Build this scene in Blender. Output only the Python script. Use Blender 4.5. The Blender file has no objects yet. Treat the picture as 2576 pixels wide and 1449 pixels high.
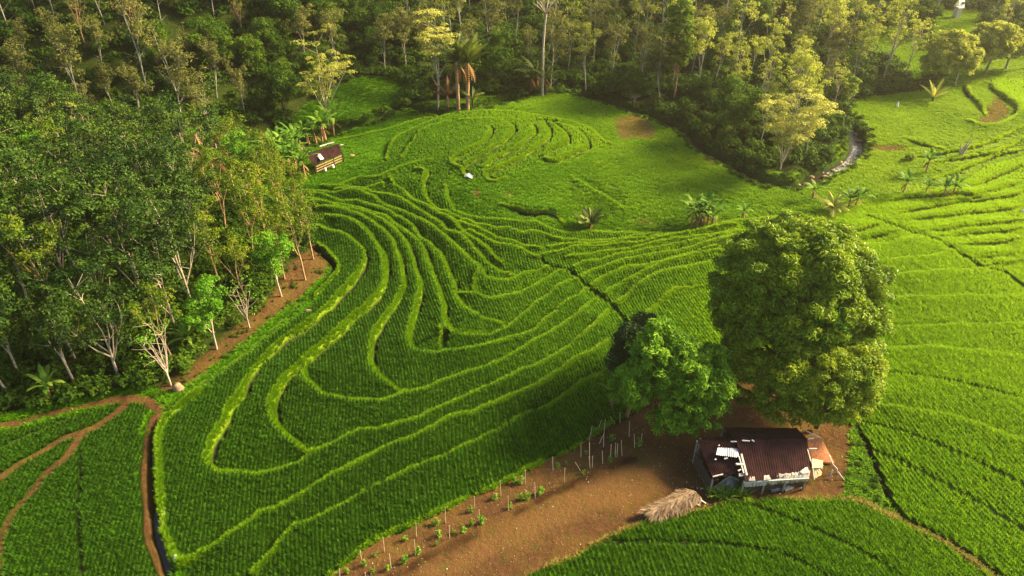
import bpy, math, random
import numpy as np
from mathutils import Vector, Matrix

# ------------------------------------------------------------------ camera
S = bpy.context.scene
CAM_H, PITCH, FPX = 48.0, math.radians(34.0), 1840.0
cam_d = bpy.data.cameras.new("camera")
cam = bpy.data.objects.new("camera", cam_d)
S.collection.objects.link(cam)
cam.location = (0, 0, CAM_H)
cam.rotation_euler = (math.pi / 2 - PITCH, 0, 0)
cam_d.sensor_width = 36.0
cam_d.lens = 36.0 * FPX / 2576.0
cam_d.clip_start, cam_d.clip_end = 0.5, 4000.0
S.camera = cam
S.render.resolution_x, S.render.resolution_y = 1024, 576

# ------------------------------------------------------------------ light
SUN_EL, SUN_AZ = math.radians(33), math.radians(72)      # azimuth: clockwise from the view direction (+Y)
world = bpy.data.worlds.new("World")
S.world = world
world.use_nodes = True
wn, wl = world.node_tree.nodes, world.node_tree.links
wn.clear()
sky = wn.new("ShaderNodeTexSky"); sky.sky_type = 'NISHITA'; sky.sun_disc = False
sky.sun_elevation = SUN_EL; sky.sun_rotation = SUN_AZ
sky.air_density = 1.0; sky.dust_density = 3.0; sky.ozone_density = 0.6
bg = wn.new("ShaderNodeBackground"); bg.inputs[1].default_value = 0.072
wo = wn.new("ShaderNodeOutputWorld")
wl.new(sky.outputs[0], bg.inputs[0]); wl.new(bg.outputs[0], wo.inputs[0])
sun_d = bpy.data.lights.new("sun", 'SUN')
sun_d.energy = 5.0; sun_d.angle = math.radians(12.0); sun_d.color = (1.0, 0.79, 0.42)
sun = bpy.data.objects.new("sun", sun_d); S.collection.objects.link(sun)
sdir = Vector((math.sin(SUN_AZ) * math.cos(SUN_EL), math.cos(SUN_AZ) * math.cos(SUN_EL), math.sin(SUN_EL)))
sun.rotation_euler = sdir.to_track_quat('Z', 'Y').to_euler()
sun.location = (60, 60, 90)
S.view_settings.view_transform = 'Standard'; S.view_settings.look = 'None'
S.view_settings.exposure = 1.85; S.view_settings.gamma = 1.0
S.cycles.use_denoising = True
S.cycles.max_bounces = 6; S.cycles.transparent_max_bounces = 8

rng = np.random.default_rng(7)
random.seed(7)

# ------------------------------------------------------------------ scene helpers
def link(o): S.collection.objects.link(o); return o
def tag(o, label=None, cat=None, group=None, kind=None):
    if label: o["label"] = label
    if cat: o["category"] = cat
    if group: o["group"] = group
    if kind: o["kind"] = kind
    return o
def empty(name, loc, rz=0.0, sc=1.0):
    o = bpy.data.objects.new(name, None); o.empty_display_size = 0.3
    o.location = loc; o.rotation_euler = (0, 0, rz); o.scale = (sc, sc, sc)
    return link(o)
def mesh_np(name, V, F, mats, parent=None, smooth=False, mi=None, attrs=None):
    """V (n,3); F (m,k) constant k or list of arrays"""
    me = bpy.data.meshes.new(name)
    V = np.asarray(V, np.float32)
    if isinstance(F, np.ndarray):
        m, k = F.shape
        me.vertices.add(len(V)); me.vertices.foreach_set("co", V.ravel())
        me.loops.add(m * k); me.loops.foreach_set("vertex_index", F.ravel().astype(np.int32))
        me.polygons.add(m)
        me.polygons.foreach_set("loop_start", (np.arange(m) * k).astype(np.int32))
        me.polygons.foreach_set("loop_total", np.full(m, k, np.int32))
    else:
        me.from_pydata([tuple(map(float, v)) for v in V], [], [tuple(int(i) for i in f) for f in F])
    for mt in (mats if isinstance(mats, (list, tuple)) else [mats]): me.materials.append(mt)
    if mi is not None: me.polygons.foreach_set("material_index", np.asarray(mi, np.int32))
    if attrs:
        for nm, arr in attrs.items():
            a = me.attributes.new(nm, 'FLOAT', 'POINT'); a.data.foreach_set("value", np.asarray(arr, np.float32))
    me.update(calc_edges=True)
    if smooth: me.polygons.foreach_set("use_smooth", np.ones(len(me.polygons), bool))
    o = bpy.data.objects.new(name, me)
    link(o)
    if parent: o.parent = parent
    return o

class MB:
    """collects verts and faces of one mesh"""
    def __init__(s): s.V = []; s.F = []; s.M = []
    def add(s, V, F, m=0):
        b = len(s.V); s.V += [tuple(v) for v in V]; s.F += [tuple(i + b for i in f) for f in F]; s.M += [m] * len(F)
    def box(s, c, size, rot=None, m=0):
        x, y, z = (a / 2 for a in size)
        P = [Vector(p) for p in ((-x,-y,-z),(x,-y,-z),(x,y,-z),(-x,y,-z),(-x,-y,z),(x,-y,z),(x,y,z),(-x,y,z))]
        if rot is not None: P = [rot @ p for p in P]
        P = [p + Vector(c) for p in P]
        s.add(P, [(0,3,2,1),(4,5,6,7),(0,1,5,4),(1,2,6,5),(2,3,7,6),(3,0,4,7)], m)
    def bar(s, a, b, w, h=None, m=0):
        a, b = Vector(a), Vector(b); d = b - a; h = h or w
        q = d.to_track_quat('Z', 'Y').to_matrix()
        s.box((a + b) / 2, (w, h, d.length), q, m)
    def tube(s, pts, rad, n=6, m=0, cap=True):
        V, F = tube_np(pts, rad, n)
        s.add(V.tolist(), F.tolist(), m)
        if cap:
            k = len(V) - n
            b = len(s.V) - len(V)
            s.F.append(tuple(b + k + i for i in range(n))); s.M.append(m)
    def build(s, name, mats, parent=None, smooth=False):
        return mesh_np(name, np.array(s.V), s.F, mats, parent, smooth, s.M)

def tube_np(pts, rad, n=6):
    P = np.array([tuple(p) for p in pts], float); k = len(P)
    T = np.gradient(P, axis=0); T /= np.linalg.norm(T, axis=1)[:, None] + 1e-9
    ref = np.where(np.abs(T[:, 2:3]) > 0.9, np.array([[1., 0, 0]]), np.array([[0, 0, 1.]]))
    # keep the frame steady along the tube
    r0 = ref[0]
    A = np.cross(T, r0[None]); A /= np.linalg.norm(A, axis=1)[:, None] + 1e-9
    B = np.cross(T, A)
    ang = np.arange(n) / n * 2 * np.pi
    R = np.broadcast_to(np.asarray(rad, float), (k,))
    V = P[:, None] + R[:, None, None] * (np.cos(ang)[None, :, None] * A[:, None] + np.sin(ang)[None, :, None] * B[:, None])
    F = []
    for i in range(k - 1):
        for j in range(n):
            F.append((i * n + j, i * n + (j + 1) % n, (i + 1) * n + (j + 1) % n, (i + 1) * n + j))
    return V.reshape(-1, 3), np.array(F)

# ------------------------------------------------------------------ value noise (numpy)
_tab = np.random.default_rng(3).random((256, 256))
def vnoise(x, y, s=1.0, o=0.0):
    x = np.asarray(x) / s + o + 101.3; y = np.asarray(y) / s + o * 1.7 + 57.9
    xi = np.floor(x).astype(int); yi = np.floor(y).astype(int); fx = x - xi; fy = y - yi
    fx = fx * fx * (3 - 2 * fx); fy = fy * fy * (3 - 2 * fy)
    a = _tab[xi & 255, yi & 255]; b = _tab[(xi + 1) & 255, yi & 255]; c = _tab[xi & 255, (yi + 1) & 255]; d = _tab[(xi + 1) & 255, (yi + 1) & 255]
    return (a * (1 - fx) + b * fx) * (1 - fy) + (c * (1 - fx) + d * fx) * fy - 0.5
def fbm(x, y, s, o=0.0, n=3):
    r = 0
    for i in range(n): r = r + vnoise(x, y, s / 2 ** i, o + i * 7.3) / 2 ** i
    return r

# ------------------------------------------------------------------ survey: map drawing units (photo at 2576 px wide) to the land
TAG = {'D': (0, 0, 1), 'A': (0, 440.3, .3906), 'B': (628.9, 377.4, .3906), 'C': (1509.4, 440.3, .4340),
       'E': (0, 943.4, .3490), 'F': (754.7, 943.4, .3662), 'G': (1635.2, 974.8, .3652), 'P': (0, 0, .3472),
       'Q': (628.9, 0, .3472), 'R': (1383.6, 0, .3473), 'S': (1886.8, 0, .3472),
       'H1': (754.7, 566.0, .1953), 'H2': (1194.9, 566.0, .1953), 'H3': (1069.1, 817.5, .1953),
       'H4': (754.7, 377.3, .1953), 'H5': (1132.0, 251.6, .1953), 'H6': (1698.0, 1037.7, .1953)}
def dd(*parts):
    """'B 1,2 3,4' strings -> (n,2) array in drawing units"""
    out = []
    for p in parts:
        w = p.split(); ox, oy, f = TAG[w[0]]
        for q in w[1:]:
            a, b = q.split(','); out.append((ox + f * float(a), oy + f * float(b)))
    return np.array(out)
cp, sp_ = math.cos(PITCH), math.sin(PITCH)
def ray(uv):
    uv = np.atleast_2d(uv); a = uv[:, 0] - 1288.0; b = uv[:, 1] - 724.5
    d = np.stack([a, FPX * cp - b * sp_, -FPX * sp_ - b * cp], 1)
    return d / np.linalg.norm(d, axis=1)[:, None]
def flat(uv, z=0.0):
    d = ray(uv); t = (z - CAM_H) / d[:, 2]
    return d[:, :2] * t[:, None]
def to_px(P):
    P = np.atleast_2d(P); x, y, z = P[:, 0], P[:, 1], P[:, 2] - CAM_H
    dep = y * cp - z * sp_; up = y * sp_ + z * cp
    return np.stack([1288 + FPX * x / dep, 724.5 - FPX * up / dep], 1)

def seg_dist(px, py, L, want_side=False):
    """distance of points to a polyline, and the side (+1 = left of travel, seen on the map)"""
    best = np.full(px.shape, 1e9); side = np.zeros(px.shape)
    for i in range(len(L) - 1):
        ax, ay = L[i]; bx, by = L[i + 1]; dx, dy = bx - ax, by - ay; l2 = dx * dx + dy * dy + 1e-12
        t = np.clip(((px - ax) * dx + (py - ay) * dy) / l2, 0, 1)
        ex, ey = px - ax - t * dx, py - ay - t * dy
        d = ex * ex + ey * ey; m = d < best
        best = np.where(m, d, best)
        if want_side: side = np.where(m, np.sign(dx * ey - dy * ex), side)
    return np.sqrt(best), side
def in_poly(px, py, L):
    r = np.zeros(px.shape, bool); n = len(L)
    for i in range(n):
        ax, ay = L[i]; bx, by = L[(i + 1) % n]
        if ay == by: continue
        c = ((ay > py) != (by > py)) & (px < (bx - ax) * (py - ay) / (by - ay) + ax)
        r ^= c
    return r
def catmull(P, step=1.0):
    P = np.asarray(P, float)
    if len(P) < 3: return P
    Q = np.vstack([2 * P[0] - P[1], P, 2 * P[-1] - P[-2]]); out = []
    for i in range(1, len(Q) - 2):
        n = max(1, int(np.linalg.norm(Q[i + 1] - Q[i]) / step))
        for k in range(n):
            t = k / n
            out.append(0.5 * (2 * Q[i] + (Q[i + 1] - Q[i - 1]) * t + (2 * Q[i - 1] - 5 * Q[i] + 4 * Q[i + 1] - Q[i + 2]) * t * t
                              + (3 * Q[i] - Q[i - 1] - 3 * Q[i + 1] + Q[i + 2]) * t ** 3))
    out.append(Q[-2]); return np.array(out)

# the big shapes of the land ------------------------------------------------
FOOT = flat(dd('D -900,520 0,470 300,440 560,430 640,400 760,345 900,305 1050,275 1250,262 1420,248 1560,262 1700,315 1850,425 2000,455 2090,430 2150,360 2170,270 2330,262 2430,205 2576,185 3200,160'))
KNOLL = flat(dd('D -700,1010 0,1040 200,1000 400,1000 560,890 700,780 820,690 835,650 790,610 760,540 640,470 500,430 200,400 -300,420 -900,460'))
def smooth(x, a, b):
    t = np.clip((x - a) / (b - a), 0, 1); return t * t * (3 - 2 * t)
PH = flat(dd('D 1275,345'))[0]; PB = flat(dd('D 1430,720'))[0]
def z_base(x, y):
    x = np.asarray(x, float); y = np.asarray(y, float)
    d, sd = seg_dist(x, y, FOOT, True)
    up = np.where(sd > 0, d, 0.0)
    slope = 0.46 - 0.20 * smooth(x, -60, 0) - 0.16 * smooth(x, 40, 90)
    lump = 1 + 0.5 * fbm(x, y, 45, 2.0)
    z = slope * (np.sqrt(up * up + 16) - 4) * lump
    z = np.minimum(z, 70 + 0.05 * z)
    z = z + 2.2 * np.exp(-((x - PH[0]) ** 2 + (y - PH[1]) ** 2) / (2 * 13.0 ** 2))
    z = z - 2.2 * np.exp(-((x - PB[0]) ** 2 + (y - PB[1]) ** 2) / (2 * 20.0 ** 2))
    z = z + 3.0 * smooth(x, 30, 110) * smooth(y, 40, 90)
    dk, _ = seg_dist(x, y, np.vstack([KNOLL, KNOLL[:1]])); ink = in_poly(x, y, KNOLL)
    z = z + np.where(ink, 3.2 * smooth(dk, 0, 14), 0.0)
    return z
def cast(uv, z_of=None):
    """pixel rays to the land"""
    f = z_of or z_base
    d = ray(uv); n = len(d); t = np.full(n, 30.0); done = np.zeros(n, bool); out = np.zeros((n, 3))
    prev = t.copy()
    for k in range(700):
        P = np.array([0, 0, CAM_H]) + d * t[:, None]
        below = (P[:, 2] < f(P[:, 0], P[:, 1])) & ~done
        if below.any():
            lo, hi = prev[below].copy(), t[below].copy(); db = d[below]
            for _ in range(14):
                mid = (lo + hi) / 2; Q = np.array([0, 0, CAM_H]) + db * mid[:, None]
                b = Q[:, 2] < f(Q[:, 0], Q[:, 1]); hi = np.where(b, mid, hi); lo = np.where(b, lo, mid)
            out[below] = np.array([0, 0, CAM_H]) + db * hi[:, None]; done |= below
        if done.all(): break
        prev = t.copy(); t = t * 1.006 + 0.05
    return out
def line(*parts, step=1.0):
    return catmull(cast(dd(*parts))[:, :2], step)
def poly(*parts): return cast(dd(*parts))[:, :2]

# ------------------------------------------------------------------ the terrace lines
# (line, high side, step, bund half width, bund height, kind); side R = right of travel on the map is the higher field
BUNDS = []
def bund(L, side=None, s=0.5, w=0.42, h=0.28, kind='bund'): BUNDS.append((L, side, s * 2.6, w * .58, h * 1.15, kind))
bund(line('H1 240,270 340,340 410,420 480,500 515,560 500,640 450,710 380,780 200,960'), None, 0, .3, .3)
bund(line('E 1450,130 1290,240 1200,320 1160,400 1145,500 1145,600 1155,750 1165,900 1170,1000 1190,1130 1230,1230 1260,1300 1310,1380'), None, 0, .42, .3, 'pale')
bund(line('H4 240,1020 400,1085 540,1130 660,1200 760,1290 820,1370 840,1420', 'H1 840,470 800,590 720,700 620,820 520,920 410,1040 290,1150 200,1240 100,1310',
          'B 340,1160 220,1240 110,1340 40,1430', 'E 1740,150 1640,300 1580,400 1520,500 1495,600 1510,660 1590,720 1700,725 1850,730 2000,700 2150,650',
          'F 100,550 250,480 420,400 540,390 700,345', 'H3 0,1190 250,1080 450,990 640,910 900,800 1150,690 1300,620 1450,570 1700,420 1830,330 1950,240 2100,130 2240,0', 'H2 1700,1150'), 'R', .5)
bund(line('H4 330,910 480,930 640,970 800,1050 900,1130 960,1230 1040,1340 1080,1420', 'H1 1110,560 1110,680 1070,830 1000,950 880,1060 760,1160 640,1260 540,1350 440,1440',
          'B 430,1290 350,1370', 'E 2070,0 1990,120 1960,230 1970,320 2010,390 2080,460 2180,530 2267,580'), 'R', .55, .5)
bund(line('B 350,1370', 'D 770,950 800,985', 'F 180,150 300,175 450,190 580,185 720,135 850,110', 'H3 320,730 500,650 700,600 900,530 1020,490 1180,400 1280,340 1400,270 1550,190 1700,100 1830,10', 'H2 1400,1140 1480,1050 1560,1000'), 'R', .5)
bund(line('H4 230,820 400,830 600,860 750,900 900,960 1000,1030 1080,1090 1180,1180 1230,1290 1260,1380 1290,1440', 'H1 1320,620 1330,740 1345,800 1320,860 1270,940 1220,1040 1140,1150 1060,1260 980,1380 940,1449',
          'B 780,1320 775,1390 820,1449', 'F 600,50 680,110 720,135'), 'R', .5)
bund(line('H4 80,700 250,735 420,770 600,800 780,830 940,880 1060,940 1180,1020 1280,1110 1370,1220 1430,1320 1460,1420', 'H1 1470,540 1510,640 1555,740 1560,860 1530,980 1500,1090 1470,1200 1440,1300 1410,1400',
          'B 1020,1230 1050,1280 1100,1305 1200,1320', 'H3 200,385 450,370 640,340 800,300 920,270 1100,210 1300,150 1400,90 1490,10', 'H2 900,1250 1050,1150 1200,1010 1350,940 1450,850'), 'R', .55)
bund(line('H4 30,650 100,660 300,690 440,720 640,740 820,780 980,830 1110,880 1230,960 1340,1050 1450,1130 1540,1220 1600,1300 1640,1400', 'H1 1660,500 1700,590 1740,690 1780,820 1830,960 1850,1080 1860,1180 1900,1290 1930,1360 2000,1410 2150,1430 2350,1425',
          'H3 360,120 500,145 700,145 850,125 980,80 1100,30', 'H2 520,1250 640,1150 760,1060 900,970 1000,890 1100,820 1200,760 1330,725'), 'R', .55)
bund(line('H4 0,590 300,600 430,630 560,660 760,670 900,710 1060,760 1160,800 1260,860 1390,930 1480,1020 1540,1110 1640,1180 1740,1280 1830,1380 1860,1449', 'H1 1890,550 1940,640 1980,740 1990,820 1980,850 2010,910 2060,990 2130,1070 2220,1140 2300,1200 2400,1230', 'H2 350,1260 430,1300'), 'R', .5)
bund(line('H1 2000,830 2150,870 2300,890 2400,950 2480,970', 'H2 280,965 440,930 600,880 750,810 860,750 960,700 1000,670 1080,625 1200,590'), 'R', .45)
bund(line('H4 60,545 480,540 700,545 830,570 950,610 1050,680 1200,740 1350,800 1480,870 1600,930 1700,990', 'H1 1840,150 1940,240 2060,340 2180,460 2300,560 2370,640', 'H2 140,690 280,715 430,710 560,670 650,630 800,610 950,555'), 'R', .45)
bund(line('H4 450,500 790,500 950,540 1140,580 1280,620 1380,680 1450,730 1560,800 1680,870 1820,960', 'H1 1900,90 2000,130 2100,180 2200,270 2260,350 2360,440 2440,520', 'H2 240,560 310,600 450,610 550,650'), 'R', .4)
bund(line('H4 1160,360 1240,460 1350,540 1420,600 1530,680 1640,730 1750,790 1830,850 1960,920', 'H1 2080,90 2180,150 2300,230 2400,310 2500,410', 'H2 320,470 360,490'), 'R', .4)
bund(line('H1 2110,80 2200,90 2340,150 2450,220', 'H2 300,270 400,305 480,325 600,350 660,370 710,410 780,440 860,435'), 'R', .35, .36)
bund(line('H4 1830,850 1960,900 2100,950 2200,1000 2350,1040 2450,1080', 'H2 280,170 380,200 480,230 600,280 680,300 860,330'), 'R', .35, .36)
bund(line('H4 1510,265 1590,270 1640,300 1600,380 1595,450 1620,560 1660,650 1720,710 1800,760 1900,790 1960,830 2060,870 2180,910 2280,960 2400,975', 'H2 300,50 450,60 600,110 740,130 860,150 960,180 1050,215'), 'R', .35, .36)
bund(line('H4 1870,450 1890,560 1930,660 1990,740 2100,800 2250,840 2380,865', 'D 1310,556 1345,560', 'H2 920,40 1020,80 1130,110 1250,115 1350,90 1500,70 1700,80 2000,70 2300,80 2576,90', 'D 1800,572 1900,556 2010,546'), 'R', .5, .3, .2)
bund(line('H4 300,470 470,460 620,460 790,470 1060,430'), 'R', .35, .35)
bund(line('H4 480,450 650,380 780,350 980,350', 'H4 1150,300 1300,240 1500,180 1700,130'), None, .4, .35, .1)
# right of the ditch
bund(line('H2 1060,215 1400,205 1700,190 1950,150 2200,120 2576,95', 'D 1790,575 1900,565'), 'R', .25, .33)
bund(line('H2 960,310 1150,280 1500,255 1750,230 1950,190 2250,165 2576,130', 'D 1800,582'), 'R', .3, .33)
bund(line('H2 870,430 950,400 1100,370 1250,340 1450,310 1700,290 1900,260 2150,230 2400,190', 'D 1750,590 1850,578'), 'R', .3, .33)
bund(line('H2 1170,460 1400,430 1600,380 1850,350 2100,300 2300,260 2576,220', 'D 1800,598 1850,590'), 'R', .35, .35)
bund(line('H2 1280,570 1400,520 1600,480 1800,430 1950,400 2200,350 2576,290', 'D 1800,606 1870,590'), 'R', .4, .38)
bund(line('H2 1380,690 1500,620 1640,580 1800,530 2000,480 2200,440 2400,400 2576,370', 'D 1770,626 1850,607'), 'R', .45, .4)
bund(line('H2 1520,800 1620,730 1800,650 2000,590 2200,560 2400,510 2576,460', 'D 1780,640 1850,628'), 'R', .4)
bund(line('H2 1690,920 1800,820 1950,740 2150,660 2350,590 2576,510', 'D 1760,655 1830,645'), 'R', .4)
bund(line('H2 1840,1030 2000,900 2150,800 2300,720 2576,640', 'D 1760,680 1830,668'), 'R', .5, .45)
bund(line('H2 2080,1260 2200,1160 2350,1040 2450,960 2576,880', 'D 1760,730 1800,720'), None, .3, .4, .15)
# far right, behind and beside the big tree
for q in ('C 1400,420 1600,400 1750,380 1860,362 1960,368', 'C 1500,510 1680,500 1850,480 2000,460 2060,440', 'C 1600,600 1690,590 1850,575 2000,565 2200,555 2300,550 2458,535',
          'C 1600,725 1850,716 2100,712 2458,705 2700,700', 'C 1500,885 1900,875 2100,864 2458,868 2700,872', 'C 1500,1015 1900,1005 2100,1020 2300,1040 2458,1065 2700,1110'):
    bund(line(q), 'R', .2, .22, .12)
bund(line('G 1480,110 1570,130 1800,170 1950,195 2130,230 2280,280 2420,335 2576,385 2900,480'), 'R', .3, .3, .25)
for q in ('C 1340,330 1500,320 1640,275', 'C 1380,370 1560,355 1740,320', 'C 1700,230 1900,190 2100,150 2250,110', 'C 1750,265 2000,235 2200,215 2458,180', 'C 1860,330 2100,300 2300,275 2458,260',
          'C 1980,355 2200,330 2458,310', 'C 2060,410 2250,385 2458,370', 'C 2150,480 2300,465 2458,440', 'C 1600,160 1850,130 2050,120 2150,130 2300,80 2458,30', 'C 2000,150 2300,130 2458,90', 'C 2230,520 2350,505 2458,495'):
    bund(line(q, step=2), 'L', .25, .26, .12)
for q in ('S 1340,1310 1600,1200 1800,1100 1985,1000', 'S 1500,1400 1750,1290 1985,1180', 'S 1150,1150 1400,1110 1600,1080 1800,1010 1985,920', 'S 1100,1000 1250,1050 1400,1100', 'S 1350,1180 1600,1140 1985,1080'):
    bund(line(q, step=2), 'L', .25, .3, .12)
bund(line('S 1730,590 1780,660 1870,720 1950,800 1850,890 1700,920 1590,880'), 'L', .4, .5, .2)
bund(line('S 1545,600 1600,680 1680,770 1700,840'), 'L', .35, .4, .15, 'pale')
# front field edges
bund(line('G 1380,770 1480,800 1560,850 1750,930 1900,1010 2050,1090 2200,1190 2340,1298 2600,1500'), None, 0, .5, .2, 'dry')
bund(line('G -700,1240 -500,1150 -330,1060 -150,975 0,925 200,885 400,825 560,790 800,775 1100,770 1350,775'), None, 0, .28, .12, 'dry')
bund(line('F 200,1400 350,1280 480,1175 680,1075 900,975 1100,885 1300,795 1500,695 1700,595 1900,495 2050,400 2150,340'), None, 0, .25, .1, 'pale')
# lowest bands
bund(line('E 1310,1380 1450,1310 1600,1220 1750,1120 1840,1060 1870,1010 2000,985 2150,920 2300,820 2450,720', 'F 340,300 300,330', 'F 100,800 250,705 350,650 500,560 700,480 900,385 1100,300 1250,270 1400,210 1600,110 1750,60 1900,0') if False else
     line('E 1310,1380 1450,1310 1600,1220 1750,1120 1840,1060 1880,1010 2000,985 2150,915 2300,815', 'F 200,725 350,650 500,570 700,480',
          'H3 20,1420 150,1360 330,1260 640,1170 800,1090 1000,1010 1200,930 1480,830 1600,740 1800,610 1950,500 2150,400 2250,330 2420,250'), 'R', .4, .5)
bund(line('E 1840,1449 1980,1300 2050,1200 2150,1110', 'F 50,1045 200,970 330,900 500,800 700,705 900,620 1100,530 1200,485', 'H3 900,1430 1100,1310 1300,1190 1500,1130 1700,1040 1850,930 2000,800 2200,700 2380,610'), 'R', .35, .36, .18, 'pale')
bund(line('H3 210,80 200,200 215,300 280,360'), None, 0, .3, .2)
bund(line('H1 2330,620 2260,700 2240,790 2290,880'), None, 0, .3, .2)
# oval mound terraces
RING = []
for q in ('H5 490,360 520,400 500,460 430,540 330,610 200,680 80,740 30,800 40,840 90,870 160,900',
          'H5 130,280 300,260 520,250 640,265 740,300 810,360 810,410 740,480 660,560 560,620 440,690 300,770 200,840 150,910 180,960 240,1000',
          'H5 1050,330 1080,390 1060,450 980,520 880,600 760,660 640,720 520,790 440,860 420,890',
          'H5 1170,270 1230,340 1270,420 1250,490 1150,570 1030,650 920,720 800,780 680,840 560,900 470,940 460,990 500,1040 600,1058 720,1020',
          'H5 1190,280 1330,320 1440,400 1500,470 1510,530 1400,580 1300,630 1240,680 1200,700',
          'H5 1330,300 1500,330 1620,380 1700,440 1750,520 1770,590 1700,640 1560,690 1450,740 1370,780 1290,780 1240,750',
          'H5 1180,210 1350,250 1600,290 1750,350 1850,400 1920,470 2000,540 2080,570'):
    RING.append(q); bund(line(q), 'R', .22, .5, .12)
for q in ('Q 1000,1170 1005,1080 1080,990 1200,930 1350,870 1500,830 1750,810 1950,820 2100,850 2250,880',
          'Q 1110,1150 1150,1080 1190,1030 1230,970 1330,920 1450,890', 'Q 650,990 800,930 900,880 1000,840 1130,800 1300,795', 'Q 700,1010 1000,940 1150,890 1350,840'):
    bund(line(q, step=2), 'R', .4, .42, .1, 'bund')
bund(line('H5 1550,985 1640,1040 1750,1110 1850,1190 2000,1260 2100,1320 2250,1400', 'D 1600,525'), 'R', .7, .3, .1, 'pale')
bund(line('H5 640,1330 760,1350 900,1380 1100,1420 1300,1430', 'D 1420,560'), 'L', .4, .3, .05, 'pale')

# dark sunk lines: ditches and the gaps between beds: (line, half width, depth, kind)
DITCH = []
DITCH.append((line('H1 210,310 300,390 380,460 440,520 455,570 430,640 380,720 300,800 200,900 100,970 0,1040', 'A 1880,905 1700,1075 1500,1232 1350,1325', 'E 1420,105 1300,200 1220,270 1160,320 1125,380 1108,470 1102,600 1098,720 1102,850 1112,1000 1122,1100 1145,1200 1185,1300 1220,1449 1300,1600'), .34, .55, 'water'))
DITCH.append((line('H2 870,440 900,490 980,550 1060,540 1130,580 1250,600 1300,660 1350,710 1400,760 1470,830 1540,860 1640,940 1740,1010 1790,1060 1850,1130 1930,1230 2000,1330'), .27, .35, 'mud'))
DITCH.append((line('C 1550,240 1640,275 1700,295 1790,325 1860,355 1960,380 2060,440 2150,490 2250,545 2340,565 2458,650 2600,760'), .25, .3, 'mud'))
DITCH.append((line('G 1430,260 1500,400 1560,550 1620,690 1680,830 1750,915 1900,985 2050,1060 2200,1160 2380,1280 2600,1460'), .22, .3, 'mud'))
DITCH.append((line('G 1500,100 1570,115 1800,152 1950,178 2130,212 2280,262 2420,317 2576,367 2900,460'), .2, .3, 'mud'))
DITCH.append((line('C 1700,880 1900,872 2100,862 2300,862'), .14, .2, 'mud'))
for q in ('E 590,570 580,750 570,950 575,1100 590,1449 600,1700', 'E 0,540 150,460 300,400 450,330 650,250', 'G 1440,240 1560,262 1720,305 2110,460 2350,570 2576,680 2800,800', 'G 1530,440 1700,500 1850,580 2000,660 2150,740 2300,820 2576,990 2750,1100',
          'G -300,1075 0,1065 300,1075 600,1095 850,1140 1050,1210 1200,1298 1300,1380', 'G 700,810 900,890 1100,970 1300,1060 1500,1160 1700,1298', 'C 1650,1150 1850,1165 2050,1200 2250,1245 2458,1300'):
    DITCH.append((line(q), .17, .1, 'gap'))
def offset(L, o):
    T = np.gradient(L, axis=0); T /= np.linalg.norm(T, axis=1)[:, None]; return L + o * np.stack([-T[:, 1], T[:, 0]], 1)
for q in RING: DITCH.append((offset(line(q), .62), .24, .22, 'gap'))
# the stream at the foot of the hills
STREAM = line('D 380,470 560,425 680,395', 'Q 640,945 720,915 850,885 1000,815 1150,775 1300,800 1450,815 1700,760 1940,705 2050,640', 'R 0,630 150,650 280,690 420,725 600,790 760,840 880,890 960,930 1050,990 1090,1050 1200,1120 1330,1180 1420,1240 1550,1300 1700,1325 1850,1315', 'S 430,1300 500,1245 590,1215 680,1165 750,1110 780,1060 790,1010 770,960 720,900 700,850', step=1.5)

PATHS = [(line('E 1170,240 1110,330 1072,400 1060,500 1052,650 1050,780 1062,900 1065,1050 1078,1200 1105,1300 1150,1400 1200,1480 1300,1600'), .36, 'earth'),
         (line('E -80,400 0,372 150,345 400,275 600,230 800,185 950,170 1050,185 1120,240'), .5, 'earth'),
         (line('E -100,830 0,752 150,640 300,560 450,462 560,425 650,400 750,340 850,270 930,195'), .42, 'earth'),
         (line('E 620,410 560,480 480,600 350,700 250,830 130,960 60,1070 10,1180 -20,1300 -40,1500'), .45, 'earth')]
SOIL = poly('F 220,1500 230,1381 360,1285 480,1185 680,1085 900,985 1100,895 1300,805 1500,705 1700,605 1900,505 2050,410 2150,345 2300,270', 'D 1640,1010 1720,960 1900,960 2060,1040', 'G 1300,240 1420,270 1400,420 1340,640 1330,740 1240,765 1000,762 700,775 560,782 400,815 200,878 0,918 -150,968 -330,1052 -500,1142 -700,1232 -900,1330 -1000,1500')
YARD_GRASS = poly('G 1380,280 1440,270 1500,420 1560,580 1610,700 1670,850 1640,900 1440,770 1330,750 1350,620 1370,450')
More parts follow.
